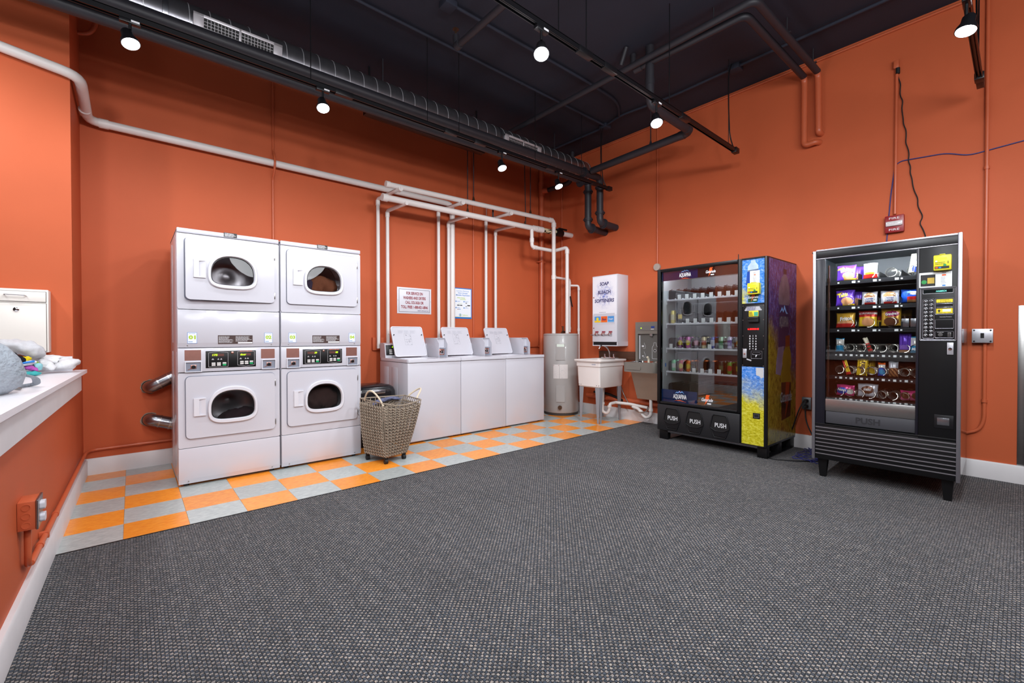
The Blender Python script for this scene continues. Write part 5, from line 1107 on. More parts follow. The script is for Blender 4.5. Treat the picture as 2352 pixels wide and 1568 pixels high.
for (z0, h, x, y, lb) in ((1.586, .124, .174, .185, 'purple chip bag in the top left lane, front one'), (1.586, .12, .205, .30, 'purple chip bag behind the front one in the top left lane'), (1.382, .128, .166, .185, 'purple chip bag with yellow lettering in the second tray, front one'), (1.382, .12, .21, .30, 'purple chip bag half hidden behind another in the second tray')):
    bag('chip_bag', lb, x, z0, .128, h, [purple, yelf, chip], f_takis, y=y, text=[('Takis', .42, .66, .032, .062, txY, .25)] if y < .2 else None, seed=int(z0*100+y*100))
bag('snack_bag', 'white-topped red and yellow snack bag in the top tray', .326, 1.586, .088, .124, [whitef, redf, yelf], lambda u, v: 1 if v < .26 else (2 if v < .40 and abs(u-.5) < .4 else 0), seed=5)
bag('snack_bag', 'tall cream snack bag with blue print at the right end of the top tray', .585, 1.602, .080, .146, [creamf, M('blue_foil_print', (40, 60, 130), .4)], lambda u, v: 1 if (v < .34 and inell(u, v, .6, .22, .36, .2) and int(u*16) % 3) or (v > .5 and .45 < u < .7 and int(v*16) % 2) else 0, seed=6, tilt=.12)
for x, w_, lb in ((.322, .098, 'left of two clear-wrapped oatmeal creme pies in the second tray'), (.443, .112, 'right of two clear-wrapped oatmeal creme pies in the second tray')):
    bag('oatmeal_pie', lb, x, 1.384, w_, .10, [silverf, cookie, whitef, redf], lambda u, v: 3 if v < .14 and .2 < u < .9 else (2 if v < .55 and .15 < u < .9 else (1 if inell(u, v, .5, .55, .36, .38) else 0)), seed=int(x*90), text=[('Oatmeal', .5, .44, .018, .055, navy_t, 0), ('Creme Pie', .5, .24, .015, .05, navy_t, 0)])
bag('cookie_packet', 'bright blue cookie packet with a red stripe in the second tray', .567, 1.386, .125, .10, [bluef, redf, cookie, whitef], lambda u, v: 2 if v < .2 and u > .3 else (1 if v < .42 and u > .3 else (3 if inell(u, v, .62, .68, .2, .14) else 0)), seed=8)
bag('chip_bag', 'gold and red corn chip bag in the third tray', .170, 1.205, .128, .122, [gold, redf, chip], lambda u, v: 1 if v < .26 else (2 if v < .42 and inell(u, v, .5, .34, .42, .12) else 0), text=[('Fritos', .55, .58, .032, .078, white_t, .12)], seed=9)
bag('snack_mix_bag', 'red and yellow snack mix bag in the third tray, front one', .312, 1.212, .118, .13, [yelf, redf, whitef, chip], lambda u, v: 3 if inell(u, v, .5, .28, .32, .26) else (2 if .72 < v < .84 else (1 if v > .58 else 0)), text=[('MUNCHIES', .5, .78, .018, .09, red_t, 0)], seed=10)
bag('snack_mix_bag', 'red snack mix bag behind the front one in the third tray', .352, 1.212, .118, .125, [yelf, redf], lambda u, v: 1 if v > .4 else 0, y=.30, seed=11)
bag('cookie_bag', 'gold bag with a magenta oval in the third tray, front one', .452, 1.214, .122, .138, [gold, magf, brownf], lambda u, v: 1 if inell(u, v, .55, .66, .36, .17) else (2 if inell(u, v, .52, .24, .38, .24) else 0), text=[("Grandma's", .55, .66, .022, .075, white_t, .1)], seed=12)
bag('cookie_bag', 'brown gold bag behind the magenta oval one in the third tray', .50, 1.214, .122, .125, [gold, brownf], lambda u, v: 1 if v < .6 else 0, y=.31, seed=13)
bag('cookie_packet', 'small white and blue packet in the first lane of the fourth tray', .134, 1.010, .058, .11, [whitef, cyanf], lambda u, v: 1 if v < .46 or v > .93 else 0, seed=14)
bag('candy_bar', 'tilted red and brown candy bar in the fourth tray', .335, 1.008, .030, .125, [brownf, redf, creamf], lambda u, v: 2 if v > .62 else (1 if int(v*9) % 2 else 0), d=.010, tilt=-.35, seed=15)
bag('snack_bag', 'tall purple bag in the fourth tray', .533, 1.010, .074, .150, [purple, fol('lilac_foil', (150, 110, 210)), cookie], lambda u, v: 2 if v < .16 else (1 if abs(v-.28) < .1 else 0), seed=16)
bag('cookie_packet', 'light blue and white packet at the right end of the fourth tray', .593, 1.010, .066, .128, [whitef, cyanf], lambda u, v: 1 if v < .42 or v > .9 else 0, seed=17, text=[('MINI', .5, .22, .02, .04, white_t, 0)])
bag('candy_bar', 'red and yellow candy packet leaning in the second lane of the fifth tray', .196, .826, .034, .122, [redf, yelf, brownf], lambda u, v: 1 if .18 < v < .5 or (u > .5 and v > .5) else 0, d=.010, tilt=-.30, seed=18)
bag('candy_bag', 'yellow candy packet with brown upright lettering in the fifth tray, front one', .276, .824, .070, .138, [yelf, yelf], lambda u, v: 0, d=.014, tilt=.05, text=[("m&m's", .52, .48, .036, .09, brown_t, pi/2)], seed=19)
bag('candy_bag', 'yellow candy packet behind the front one in the fifth tray', .312, .832, .066, .135, [yelf, brownf], lambda u, v: 0, y=.29, d=.014, seed=20)
bag('candy_bag', 'blue packet with an orange top in the fifth tray', .398, .828, .046, .104, [bluef, cyanf, fol('orange_foil', (222, 92, 30)), whitef], lambda u, v: 2 if v > .85 else (3 if v > .6 else (1 if inell(u, v, .6, .3, .4, .2) else 0)), seed=21)
bag('cookie_packet', 'clear packet of brown cookies in the fifth tray', .467, .826, .058, .118, [silverf, cookie, brownf], lambda u, v: (1 if int(u*5+v*7) % 2 else 2) if v < .58 else 0, seed=22)
bag('candy_bag', 'pink and blue candy bag at the left of the lowest tray', .174, .656, .122, .088, [pinkf, bluef, whitef], lambda u, v: 1 if inell(u, v, .3, .45, .32, .3) else (2 if inell(u, v, .75, .4, .2, .25) else 0), text=[('Nerds', .34, .52, .022, .055, white_t, -.12)], seed=23)
bag('doughnut_bag', 'silver bag of mini doughnuts with a brown oval in the lowest tray', .315, .660, .130, .104, [silverf, brownf], lambda u, v: 1 if inell(u, v, .5, .52, .3, .3) else 0, text=[('mini', .5, .55, .022, .045, white_t, 0)], seed=24)
bag('candy_bag', 'pink and brown candy bag at the right of the lowest tray', .562, .656, .112, .075, [pinkf, brownf, fol('rose_foil', (220, 110, 150))], lambda u, v: 1 if inell(u, v, .3, .5, .25, .35) or inell(u, v, .8, .5, .2, .3) else (2 if v < .3 else 0), seed=25)

# ------------------------------------------------------------ drink machine
dm_ang = radians(-91.17)
dm = thing('drink_machine', 'large black glass-front drink vending machine with blue and yellow splash panels', 'vending machine', (4.447, 2.629, 0), dm_ang)
DD = .715
liner = M('pale_grey_liner', (196, 200, 200), .4, var=.03)
g = G().box(-.012, .0, .0, DD, .11, 1.874).box(.0, 1.108, DD-.02, DD, .11, 1.874).box(.0, 1.108, .0, DD, 1.85, 1.874).box(.0, 1.108, .0, DD, .11, .14).box(1.098, 1.110, .0, DD, .11, 1.874).box(.866, .884, .0, DD-.02, .14, 1.85)
obj('cabinet', g, blk2, dm)
g = G().box(.022, .034, .02, .64, .42, 1.83).box(.848, .862, .02, .64, .42, 1.83).box(.034, .848, .63, .64, .42, 1.83).box(.034, .848, .02, .64, 1.82, 1.83).box(.034, .848, .02, .64, .42, .43)
obj('liner', g, liner, dm)
# door frame
g = G()
for x0, x1, z0, z1 in ((-.012, .028, .40, 1.874), (.850, .880, .40, 1.874), (.028, .850, 1.842, 1.874), (.028, .850, .40, .424)): g.box(x0, x1, -.035, 0, z0, z1, .006)
obj('door_frame', g, blk, dm)
obj('door_glass', G().box(.028, .850, -.006, -.002, .424, 1.842), glassmat('door_glass', (.9, .92, .92), 1.8), dm)
navyb = M('navy_graphic_band', (20, 34, 92), .3, var=.15, scale=10); bluebd = M('blue_graphic_band', (16, 62, 128), .3, var=.15, scale=10); blkb = M('brown_black_graphic_band', (34, 20, 18), .3, var=.2, scale=7)
obj('graphic_band', G().box(.028, .436, .000, .003, 1.744, 1.842), navyb, dm); obj('graphic_band', G().box(.436, .850, .0, .003, 1.744, 1.842), blkb, dm)
b1 = obj('graphic_band', G().box(.028, .434, .0, .003, .424, .556), bluebd, dm); b2 = obj('graphic_band', G().box(.434, .850, .0, .003, .424, .556), blkb, dm)
def aqua(par, x, z, s_, y=-.0075, yaw=0):
    M3 = Matrix.Translation((x, y, z)) @ Matrix.Rotation(yaw, 4, 'Z')
    t_ = text_geo('AQUAFINA', .052*s_, .138*s_, .015); 
    obj('lettering', t_.xf(M3), white_t, par)
    m_ = [(-.05, .032), (-.03, .050), (-.02, .042), (-.005, .060), (.008, .046), (.022, .058), (.048, .034), (.022, .049), (.009, .039), (-.004, .050), (-.02, .035), (-.03, .042)]
    obj('mountain_mark', G().prism([(a*s_, b*s_) for a, b in m_], 0, -.0004).xf(M3), M('pale_blue_print', (120, 170, 230), .5, var=0), par)
    obj('sun_mark', G().lathe([(.007*s_, 0), (0, -.0003)], 14, (-.002*s_, .0, .052*s_), ax='y').xf(M3), orange_t, par)
    obj('underline', G().prism([(-.06*s_, -.040*s_), (0, -.030*s_), (.07*s_, -.045*s_), (0, -.036*s_)], 0, -.0004).xf(M3), orange_t, par)
def gator(par, x, z, s_, y=-.0075, yaw=0, body='Gatorade'):
    M3 = Matrix.Translation((x, y, z)) @ Matrix.Rotation(yaw, 4, 'Z')
    obj('bolt_mark', G().prism([(a*s_, b*s_) for a, b in ((-.01, .05), (.028, .05), (.012, .022), (.024, .022), (-.028, -.058), (-.012, -.006), (-.026, -.006))], 0, -.0004).xf(M3), orange_t, par)
    t_ = text_geo(body, .034*s_, .118*s_, .02, .3).off(0, -.0012, 0); obj('lettering', t_.xf(M3), white_t, par)
    obj('small_mark', G().box(.0, .04*s_, -.0006, 0, -.045*s_, -.032*s_).xf(M3), white_t, par)
aqua(dm, .30, 1.785, .95); gator(dm, .576, 1.792, .85); aqua(dm, .245, .487, 1.1); gator(dm, .545, .490, 1.0)
# push panel with three hexagonal flaps
pp = obj('push_panel', G().box(-.008, .876, -.035, .0, .108, .392, .008), M('charcoal_textured', (26, 26, 29), .5, bump=.3, bscale=400), dm)
for cx in (.170, .424, .686):
    hx = [(-.058, .357), (.058, .357), (.072, .34), (.096, .235), (.058, .14), (.05, .133), (-.05, .133), (-.058, .14), (-.096, .235), (-.072, .34)]
    pts = [(cx+a, -.0365, b) for a, b in hx]; pts.append(pts[0])
    fp = obj('push_flap', G().prism([(cx+a*.9, .245+(b-.245)*.92) for a, b in hx], -.034, -.0362), rubber, pp)
    obj('flap_rim', G().tube(pts, .0065, 8), blk2, fp)
    sc = [(-.088, .222), (-.04, .196), (.04, .196), (.088, .222), (.054, .146), (-.054, .146)]
    obj('scoop', G().prism([(cx+a, b) for a, b in sc], -.036, -.043), blk2, fp)
    obj('scoop_lip', G().tube([(cx+a, -.044, b) for a, b in sc[:4]], .005, 8), blk2, fp)
    txt('PUSH', cx+.008, -.0372, .255, .044, white_t, fp, width=.112, bold=.01)
# splash graphics
def splash(name, top, bot, zmid, kx, axis='x', w1=(200, 210, 235), soft=.18, streak=(16, 6, 26)):
    m, nt, b, N, L = newmat(name); tc = N.new('ShaderNodeTexCoord'); sp = N.new('ShaderNodeSeparateXYZ'); L.new(tc.outputs['Object'], sp.inputs[0])
    n1 = N.new('ShaderNodeTexNoise'); n1.inputs['Scale'].default_value = 6; n1.inputs['Detail'].default_value = 6; n1.inputs['Roughness'].default_value = .7; L.new(tc.outputs['Object'], n1.inputs['Vector'])
    a1 = N.new('ShaderNodeMath'); a1.operation = 'MULTIPLY_ADD'; a1.inputs[1].default_value = kx; L.new(sp.outputs[0 if axis == 'x' else 1], a1.inputs[0]); L.new(sp.outputs[2], a1.inputs[2])
    a2 = N.new('ShaderNodeMath'); a2.operation = 'MULTIPLY_ADD'; a2.inputs[1].default_value = .5; L.new(n1.outputs['Fac'], a2.inputs[0]); L.new(a1.outputs[0], a2.inputs[2])
    mr = N.new('ShaderNodeMapRange'); mr.inputs[1].default_value = zmid+.25-soft*.5; mr.inputs[2].default_value = zmid+.25+soft*.5; L.new(a2.outputs[0], mr.inputs[0])
    mp = N.new('ShaderNodeMapping'); mp.inputs['Rotation'].default_value = (0.6, .6, 0.0); mp.inputs['Scale'].default_value = streak; L.new(tc.outputs['Object'], mp.inputs[0])
    n2 = N.new('ShaderNodeTexNoise'); n2.inputs['Scale'].default_value = 2.2; n2.inputs['Detail'].default_value = 9; n2.inputs['Roughness'].default_value = .8; n2.inputs['Distortion'].default_value = .25; L.new(mp.outputs[0], n2.inputs['Vector'])
    def ramp(cs):
        r = N.new('ShaderNodeValToRGB'); e = r.color_ramp.elements; e[0].position = .32; e[0].color = lin(cs[0]); e[1].position = .72; e[1].color = lin(cs[2]); x = e.new(.5); x.color = lin(cs[1]); L.new(n2.outputs['Fac'], r.inputs[0]); return r
    rt, rb = ramp(top), ramp(bot); mx = N.new('ShaderNodeMix'); mx.data_type = 'RGBA'; L.new(mr.outputs[0], mx.inputs[0]); L.new(rb.outputs[0], mx.inputs[6]); L.new(rt.outputs[0], mx.inputs[7]); L.new(mx.outputs[2], b.inputs['Base Color'])
    b.inputs['Roughness'].default_value = .2; return m
Bt = ((20, 70, 170), (60, 130, 210), (200, 215, 240)); Yb = ((120, 108, 20), (196, 186, 32), (236, 232, 120))
s1 = splash('blue_yellow_splash_top', Bt, ((170, 160, 20), (214, 206, 30), (228, 222, 60)), 2.30, .85, soft=.1)
s2 = splash('blue_yellow_splash_low', Bt, Yb, .95, .35, soft=.25)
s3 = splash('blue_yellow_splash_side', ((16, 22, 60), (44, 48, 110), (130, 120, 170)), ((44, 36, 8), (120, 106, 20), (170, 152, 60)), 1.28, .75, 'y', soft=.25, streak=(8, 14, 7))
# right-hand column
g = G().box(.880, .888, -.03, 0, .11, 1.872, .003).box(1.086, 1.110, -.03, .0, .11, 1.874, .006).box(.888, 1.086, -.03, 0, 1.862, 1.874).box(.888, 1.086, -.03, 0, .11, .118).box(.888, 1.086, -.022, 0, 1.433, 1.447)
obj('column_frame', g, blk2, dm)
up_ = obj('upper_poster', G().box(.888, 1.086, -.020, .0, 1.446, 1.862), s1, dm); lp_ = obj('lower_poster', G().box(.888, 1.086, -.020, .0, .118, .850), s2, dm)
bot_g = M('printed_bottle_clear', (176, 196, 214), .25, var=.3, scale=14); bot_l = M('printed_bottle_label', (22, 66, 150), .3, var=.1)
y_ = -.0204
obj('printed_bottle', G().prism([(.965, 1.85), (1.005, 1.85), (1.005, 1.83), (1.03, 1.80), (1.032, 1.755), (.935, 1.745), (.94, 1.80), (.965, 1.83)], y_+.0004, y_), bot_g, up_)
obj('printed_label', G().prism([(.935, 1.758), (1.032, 1.766), (1.03, 1.64), (.92, 1.62)], y_+.0004, y_), bot_l, up_)
obj('printed_label', G().prism([(.945, 1.545), (1.035, 1.545), (1.025, 1.457), (.94, 1.457)], y_+.0004, y_-.0001), M('printed_dark_green', (30, 74, 44), .3), up_); gator(up_, .988, 1.505, .75, y=y_-.0005)
ph = obj('paper_notice', G().box(.958, 1.043, -.0218, -.020, 1.632, 1.750), stick, up_); obj('print', print_lines(G(), .985, 1.02, -.0222, 1.645, 1.735, 7, 3, .25), black_t, ph); obj('card_logo', G().box(.994, 1.008, -.0224, -.0218, 1.708, 1.716), orange_t, ph)
reader(dm, .952, 1.056, 1.527, 1.632, -.020, .05)
kp = obj('control_plate', G().box(.888, 1.086, -.020, 0, .852, 1.436, .002), blk, dm)
obj('label_strip', G().box(.912, 1.062, -.0215, -.020, 1.377, 1.390).box(.920, 1.052, -.0215, -.020, 1.390, 1.403).box(.928, 1.045, -.0215, -.020, 1.403, 1.416), M('grey_label_strip', (176, 176, 182), .5, var=0), kp)
obj('print', print_lines(G(), .93, 1.045, -.0218, 1.379, 1.415, 3, 3, .5), navy_t, kp)
bl_ = obj('bill_label', G().box(.952, 1.036, -.030, -.020, 1.322, 1.375, .002), yellow_t, kp); obj('green_picture', G().box(.998, 1.034, -.0304, -.030, 1.326, 1.364), M('teal_print', (60, 160, 130), .5, var=.1), bl_); obj('print', print_lines(G(), .956, .993, -.0304, 1.328, 1.368, 4, 7, .6), black_t, bl_)
obj('bill_validator', G().box(.948, 1.044, -.050, -.020, 1.268, 1.32, .005).box(.952, 1.04, -.058, -.045, 1.300, 1.312, .003), rubber, kp)
txt('6.2000045', .989, -.0206, 1.205, .017, led_r, kp, width=.100, bold=.02)
for i, row in enumerate(('A12', 'B34', 'C56', 'D78', 'E90', 'F*#')):
    for j, ch in enumerate(row): txt(ch, .960+.0265*j, -.0206, 1.140-.0245*i, .0145, white_t, kp, bold=.03)
lk = obj('lock', G().box(.897, .932, -.026, -.020, .932, 1.018, .003), M('dull_silver_plate', (190, 190, 196), .4, .6), kp); obj('lock_cylinder', G().lathe([(.008, 0), (.007, -.005), (0, -.006)], 14, (.914, -.026, .97), ax='y'), copper, lk)
rim(.971, 1.066, .929, .999, kp, y=-.0205); rim(.984, 1.052, .965, .985, kp, y=-.0205, rad=.008); obj('arrow', G().prism([(1.012, .962), (1.024, .962), (1.012, .940), (1.010, .950)], -.020, -.0205), white_t, kp)
obj('tape', G().box(-.022, .022, -.0210, -.020, -.006, .006).xf(Matrix.Translation((.952, 0, .915)) @ Matrix.Rotation(.3, 4, 'Y')), M('grey_label_strip', (176, 176, 182), .5), kp)
for x in (.896, 1.078):
    for z in (.862, 1.02, 1.14, 1.29, 1.425): obj('screw', G().cyl((x, -.0215, z), (x, -.0195, z), .004, 8), steel, kp)
cr2 = obj('coin_return', G().box(.990, 1.052, -.0235, -.020, .367, .420, .002), blk, lp_); obj('return_gap', G().box(1.0, 1.042, -.0238, -.0235, .377, .410), rubber, cr2); rim(1.0, 1.042, .377, .410, cr2, y=-.0238, r=.001)
obj('torn_patch', G().prism([(1.015, .845), (1.082, .845), (1.082, .76), (1.06, .745), (1.045, .765), (1.015, .775)], -.0202, -.0206), M('torn_grey_patch', (190, 190, 192), .6, var=.1), lp_)
# side panel with printed bottles
sp_ = obj('side_graphic', G().box(1.1102, 1.1122, .01, DD-.004, .13, 1.862), s3, dm)
def flat(poly, mat, nm, dx=.0003): obj(nm, G().prism(poly, 1.1122, 1.1122+dx, 'yz'), mat, sp_)
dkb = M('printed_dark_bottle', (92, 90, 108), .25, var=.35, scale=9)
flat([(.36, 1.79), (.44, 1.79), (.44, 1.74), (.36, 1.74)], M('printed_dark_cap', (36, 32, 48), .3), 'printed_cap')  # bottle cap printed in dark violet
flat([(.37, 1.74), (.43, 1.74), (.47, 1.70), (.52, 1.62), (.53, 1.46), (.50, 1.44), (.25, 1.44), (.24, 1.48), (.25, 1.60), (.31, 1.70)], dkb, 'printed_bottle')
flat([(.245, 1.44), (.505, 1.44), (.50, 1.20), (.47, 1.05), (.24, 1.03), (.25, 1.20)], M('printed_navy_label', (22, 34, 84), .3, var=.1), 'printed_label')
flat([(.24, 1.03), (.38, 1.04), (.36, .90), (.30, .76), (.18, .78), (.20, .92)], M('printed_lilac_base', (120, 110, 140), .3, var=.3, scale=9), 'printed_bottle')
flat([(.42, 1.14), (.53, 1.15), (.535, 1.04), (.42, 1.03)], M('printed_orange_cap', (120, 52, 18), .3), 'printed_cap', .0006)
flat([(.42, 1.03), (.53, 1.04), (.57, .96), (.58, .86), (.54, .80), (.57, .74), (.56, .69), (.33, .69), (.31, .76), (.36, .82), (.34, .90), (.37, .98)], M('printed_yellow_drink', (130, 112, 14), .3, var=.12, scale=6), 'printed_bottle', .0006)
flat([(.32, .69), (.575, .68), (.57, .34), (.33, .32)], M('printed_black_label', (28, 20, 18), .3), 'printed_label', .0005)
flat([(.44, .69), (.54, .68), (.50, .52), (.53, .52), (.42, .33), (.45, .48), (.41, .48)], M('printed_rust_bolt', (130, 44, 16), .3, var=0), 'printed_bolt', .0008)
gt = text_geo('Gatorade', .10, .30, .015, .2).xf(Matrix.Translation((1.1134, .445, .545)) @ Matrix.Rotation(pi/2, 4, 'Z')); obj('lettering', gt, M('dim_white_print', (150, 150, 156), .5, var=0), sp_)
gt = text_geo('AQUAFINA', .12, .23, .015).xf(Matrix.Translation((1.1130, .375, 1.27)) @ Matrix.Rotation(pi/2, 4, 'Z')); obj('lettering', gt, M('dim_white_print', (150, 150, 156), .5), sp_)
flat([(.27, 1.36), (.33, 1.42), (.36, 1.39), (.39, 1.44), (.44, 1.38), (.48, 1.36), (.44, 1.355), (.39, 1.40), (.36, 1.365), (.33, 1.39)], M('pale_blue_print', (120, 170, 230)), 'mountain_mark', .0007)
# base, feet, antenna
g = G().box(0.0, .10, .0, .06, 0, .108, .003); obj('foot', g, blk, dm)
for nm, x0, x1, y0, y1 in (('foot', 1.02, 1.105, .0, .06), ('foot', 1.02, 1.105, DD-.12, DD-.02), ('foot', 0, .1, DD-.12, DD-.02), ('foot', 1.04, 1.105, .29, .36)): obj(nm, G().box(x0, x1, y0, y1, 0, .108, .003), blk, dm)
obj('runner', G().box(.0, .1, .06, DD-.12, .0, .012).box(1.04, 1.105, .06, DD-.12, .0, .012), blk2, dm)
obj('base_rail', G().box(.0, 1.105, .002, .02, .085, .11, .003), galv, dm)
obj('antenna', G().cyl((.80, .10, 1.874), (.80, .10, 1.945), .004, 8), rubber, dm)
# shelves and lane dividers
pitch = .0866; x_l = [.097+pitch*k for k in range(9)]
clearp = glassmat('clear_lane_plastic', (.80, .83, .86), 2.2)
dsh = [1.540, 1.277, 1.005, .750, .50]
divm = None
for s_, z in enumerate(dsh):
    g = G().box(.036, .846, .085, .60, z-.012, z-.006).box(.036, .846, .070, .088, z-.014, z+.004, .002)
    for k in range(10):
        xx = .054+pitch*k
        if xx < .846: g.box(xx-.003, xx+.003, .07, .09, z+.004, z+.012)
    shf = obj('shelf', g, white2, dm)
    for sx in (.036, .838): obj('shelf_bracket', G().prism([(.075, z-.014), (.14, z-.014), (.08, z-.05), (.075, z-.05)], sx, sx+.008, 'yz'), white2, shf)
    for k in range(10):
        x = .054+pitch*k
        if x > .845: continue
        if divm is None:
            prof = [(0, 0), (0, .085)]+[(.03-.03*cos(radians(a)), .085+.03*sin(radians(a))) for a in (20, 45, 70, 90)]+[(.46, .115), (.46, 0)]
            o = obj('lane_divider', G().prism(prof, -.0012, .0012, 'yz').prism([(a*.98+.012, b*.98+.012) for a, b in prof[:6]]+[(.05, .01)], .018, .02, 'yz'), clearp, shf); divm = o.data
        else: o = obj('lane_divider', None, None, shf, me=divm)
        o.location = (x, .092, z+.001)
tags = {0: [.194, .281, .369, .456, .545, .631, .717, .800], 1: [.289, .376, .463, .550, .636, .723, .805], 2: [.097, .53], 3: [.364, .453, .540, .630]}
for s_, xs in tags.items():
    for x in xs: obj('price_card', G().box(x-.019, x+.019, .0655, .067, dsh[s_]-.002, dsh[s_]+.05), tag_m, dm)
obj('light_tube', G().cyl((.05, .02, 1.80), (.83, .02, 1.80), .008, 10), M('cool_tube_glow', (255, 255, 255), .4, var=0, emit=(240, 246, 255), es=40), dm)
obj('blue_sticker', G().box(.0345, .036, .05, .075, .80, .84), blue_t, dm)
# cans
can_r = .0315
def can_geo(h, r=can_r):
    return [(r*.80, .0), (r*.98, .006), (r, .012), (r, h-.020), (r*.86, h-.006), (r*.84, h)]
canlid = M('can_lid_aluminium', (190, 190, 194), .25, .9, var=0)
def can(name, label, x, z, y, base, accent, kind, h=.122, r=can_r):
    root = obj(name, G().lathe(can_geo(h, r), 20), base, None, label, 'drink can', 'canned drinks in the glass-front drink machine', recenter=False)
    root.matrix_world = Matrix.Translation(dm.location) @ Matrix.Rotation(dm_ang, 4, 'Z') @ Matrix.Translation((x, y, z))
    obj('can_top', G().lathe([(r*.84, h-.001), (r*.86, h+.002), (r*.78, h+.001), (r*.76, h-.003), (0, h-.003)], 18), canlid, root)
    if accent is not None:
        g = G(); n = 8; L_ = []
        for i in range(n+1):
            a = radians(-90-52+104*i/n)
            hh = (.028*sqrt(max(.02, 1-((i-n/2)/(n/2))**2))) if kind == 'oval' else (.030 if kind == 'band' else .018+.012*(i % 2))
            L_.append([((r+.0006)*cos(a), (r+.0006)*sin(a), h*.48-hh), ((r+.0006)*cos(a), (r+.0006)*sin(a), h*.48+hh)])
        g.ring(L_, False, sm=True); obj('printed_mark', g, accent, root)
    return root
C = lambda n, c: M(n, c, .3, .35, var=.08, scale=25)
depth_names = ['front-most', 'second', 'third']
row3 = [(.182, 'purple', (112, 34, 104), (210, 190, 40), 'oval'), (.271, 'pink', (206, 112, 180), (222, 200, 70), 'oval'), (.361, 'dark berry', (52, 32, 52), (206, 150, 170), 'zig'), (.446, 'cream', (216, 200, 160), (176, 84, 62), 'zig'), (.541, 'blue', (52, 72, 160), (196, 202, 222), 'band'), (.628, 'pale green', (160, 196, 170), (60, 130, 84), 'zig'), (.715, 'violet and white', (196, 190, 220), (92, 62, 150), 'band'), (.798, 'brown and gold', (110, 76, 60), (190, 150, 80), 'zig')]
for x, nm, c, ac, k in row3:
    for d in range(3): can('drink_can', '%s can in the third shelf of the drink machine, %s of its lane' % (nm, depth_names[d]), x, dsh[2]+.005, .135+.072*d, C(nm.replace(' ', '_')+'_can', c), C(nm.replace(' ', '_')+'_mark', ac), k)
row4 = [(.103, 'mint green', (130, 206, 160), (222, 232, 224), 'zig', 3), (.189, 'red cherry', (176, 30, 50), (214, 190, 50), 'oval', 3), (.275, 'orange', (232, 120, 50), (240, 206, 80), 'oval', 3), (.628, 'black and green', (34, 44, 32), (90, 110, 70), 'zig', 3), (.714, 'green and yellow', (84, 140, 40), (176, 60, 46), 'oval', 3), (.800, 'dark green', (46, 74, 40), (180, 170, 60), 'zig', 3)]
for x, nm, c, ac, k, q in row4:
    for d in range(q): can('drink_can', '%s can in the fourth shelf of the drink machine, %s of its lane' % (nm, depth_names[d]), x, dsh[3]+.005, .135+.072*d, C(nm.replace(' ', '_')+'_can', c), C(nm.replace(' ', '_')+'_mark', ac), k)
for x, d0 in ((.364, 2), (.453, 2)):
    can('drink_can', 'orange can standing far back in the %s empty-fronted lane of the fourth shelf' % ('first' if x < .4 else 'second'), x, dsh[3]+.005, .135+.072*3, C('orange_can', (232, 120, 50)), None, 'zig')
can('tall_can', 'tall pale yellow can at the left end of the second shelf', .086, dsh[1]+.005, .135, C('pale_yellow_can', (226, 208, 120)), C('pale_mark', (236, 228, 190)), 'band', h=.142, r=.029)
can('tall_can', 'tall black can with orange stripes beside the pale yellow one', .175, dsh[1]+.005, .135, C('black_can', (34, 30, 30)), C('orange_mark', (222, 110, 40)), 'zig', h=.150, r=.031)

# wiring by the machines
ol = thing('wall_outlet', 'grey duplex outlet with two black plugs between the vending machines', 'outlet', (XB, 1.40, .40))
obj('box', G().box(XB-.045, XB, 1.36, 1.44, .405, .525, .004), M('grey_outlet_steel', (110, 112, 116), .4, .5), ol, rel=True)
for z in (.435, .49): obj('socket', G().prism(rrect(1.38, 1.42, z-.016, z+.016, .01), XB-.048, XB-.045, 'yz'), blk, ol, rel=True)
obj('power_cord', G().tube([(XB-.05, 1.40, .49), (XB-.11, 1.41, .49), (XB-.14, 1.44, .40), (XB-.12, 1.50, .2), (XB-.06, 1.56, .12)], .006, 8, fil=.08).cyl((XB-.048, 1.40, .49), (XB-.10, 1.40, .49), .015, 10), rubber, None, 'black power cord from the upper socket curling behind the drink machine', 'cable')
obj('power_cord', G().tube([(XB-.05, 1.40, .435), (XB-.12, 1.39, .43), (XB-.20, 1.36, .30), (XB-.22, 1.26, .10), (XB-.30, 1.15, .015), (XB-.5, 1.2, .010), (XB-.62, 1.32, .010), (XB-.72, 1.50, .010), (XB-.6, 1.58, .010)], .006, 8, fil=.12).cyl((XB-.048, 1.40, .435), (XB-.10, 1.40, .435), .015, 10), rubber, None, 'black power cord from the lower socket dropping to the carpet', 'cable')
pts = []
for i in range(180):
    a = i*.21; r = .07+.035*sin(i*.37); pts.append((4.86+.25*sin(i*.13)+r*cos(a)*.9, 1.27+r*sin(a)+.08*cos(i*.21), .010+.012*abs(sin(i*.9))))
obj('cable_tangle', G().tube(pts, .0035, 5), navy, None, 'tangle of navy cable on the carpet between the two vending machines', 'cable')

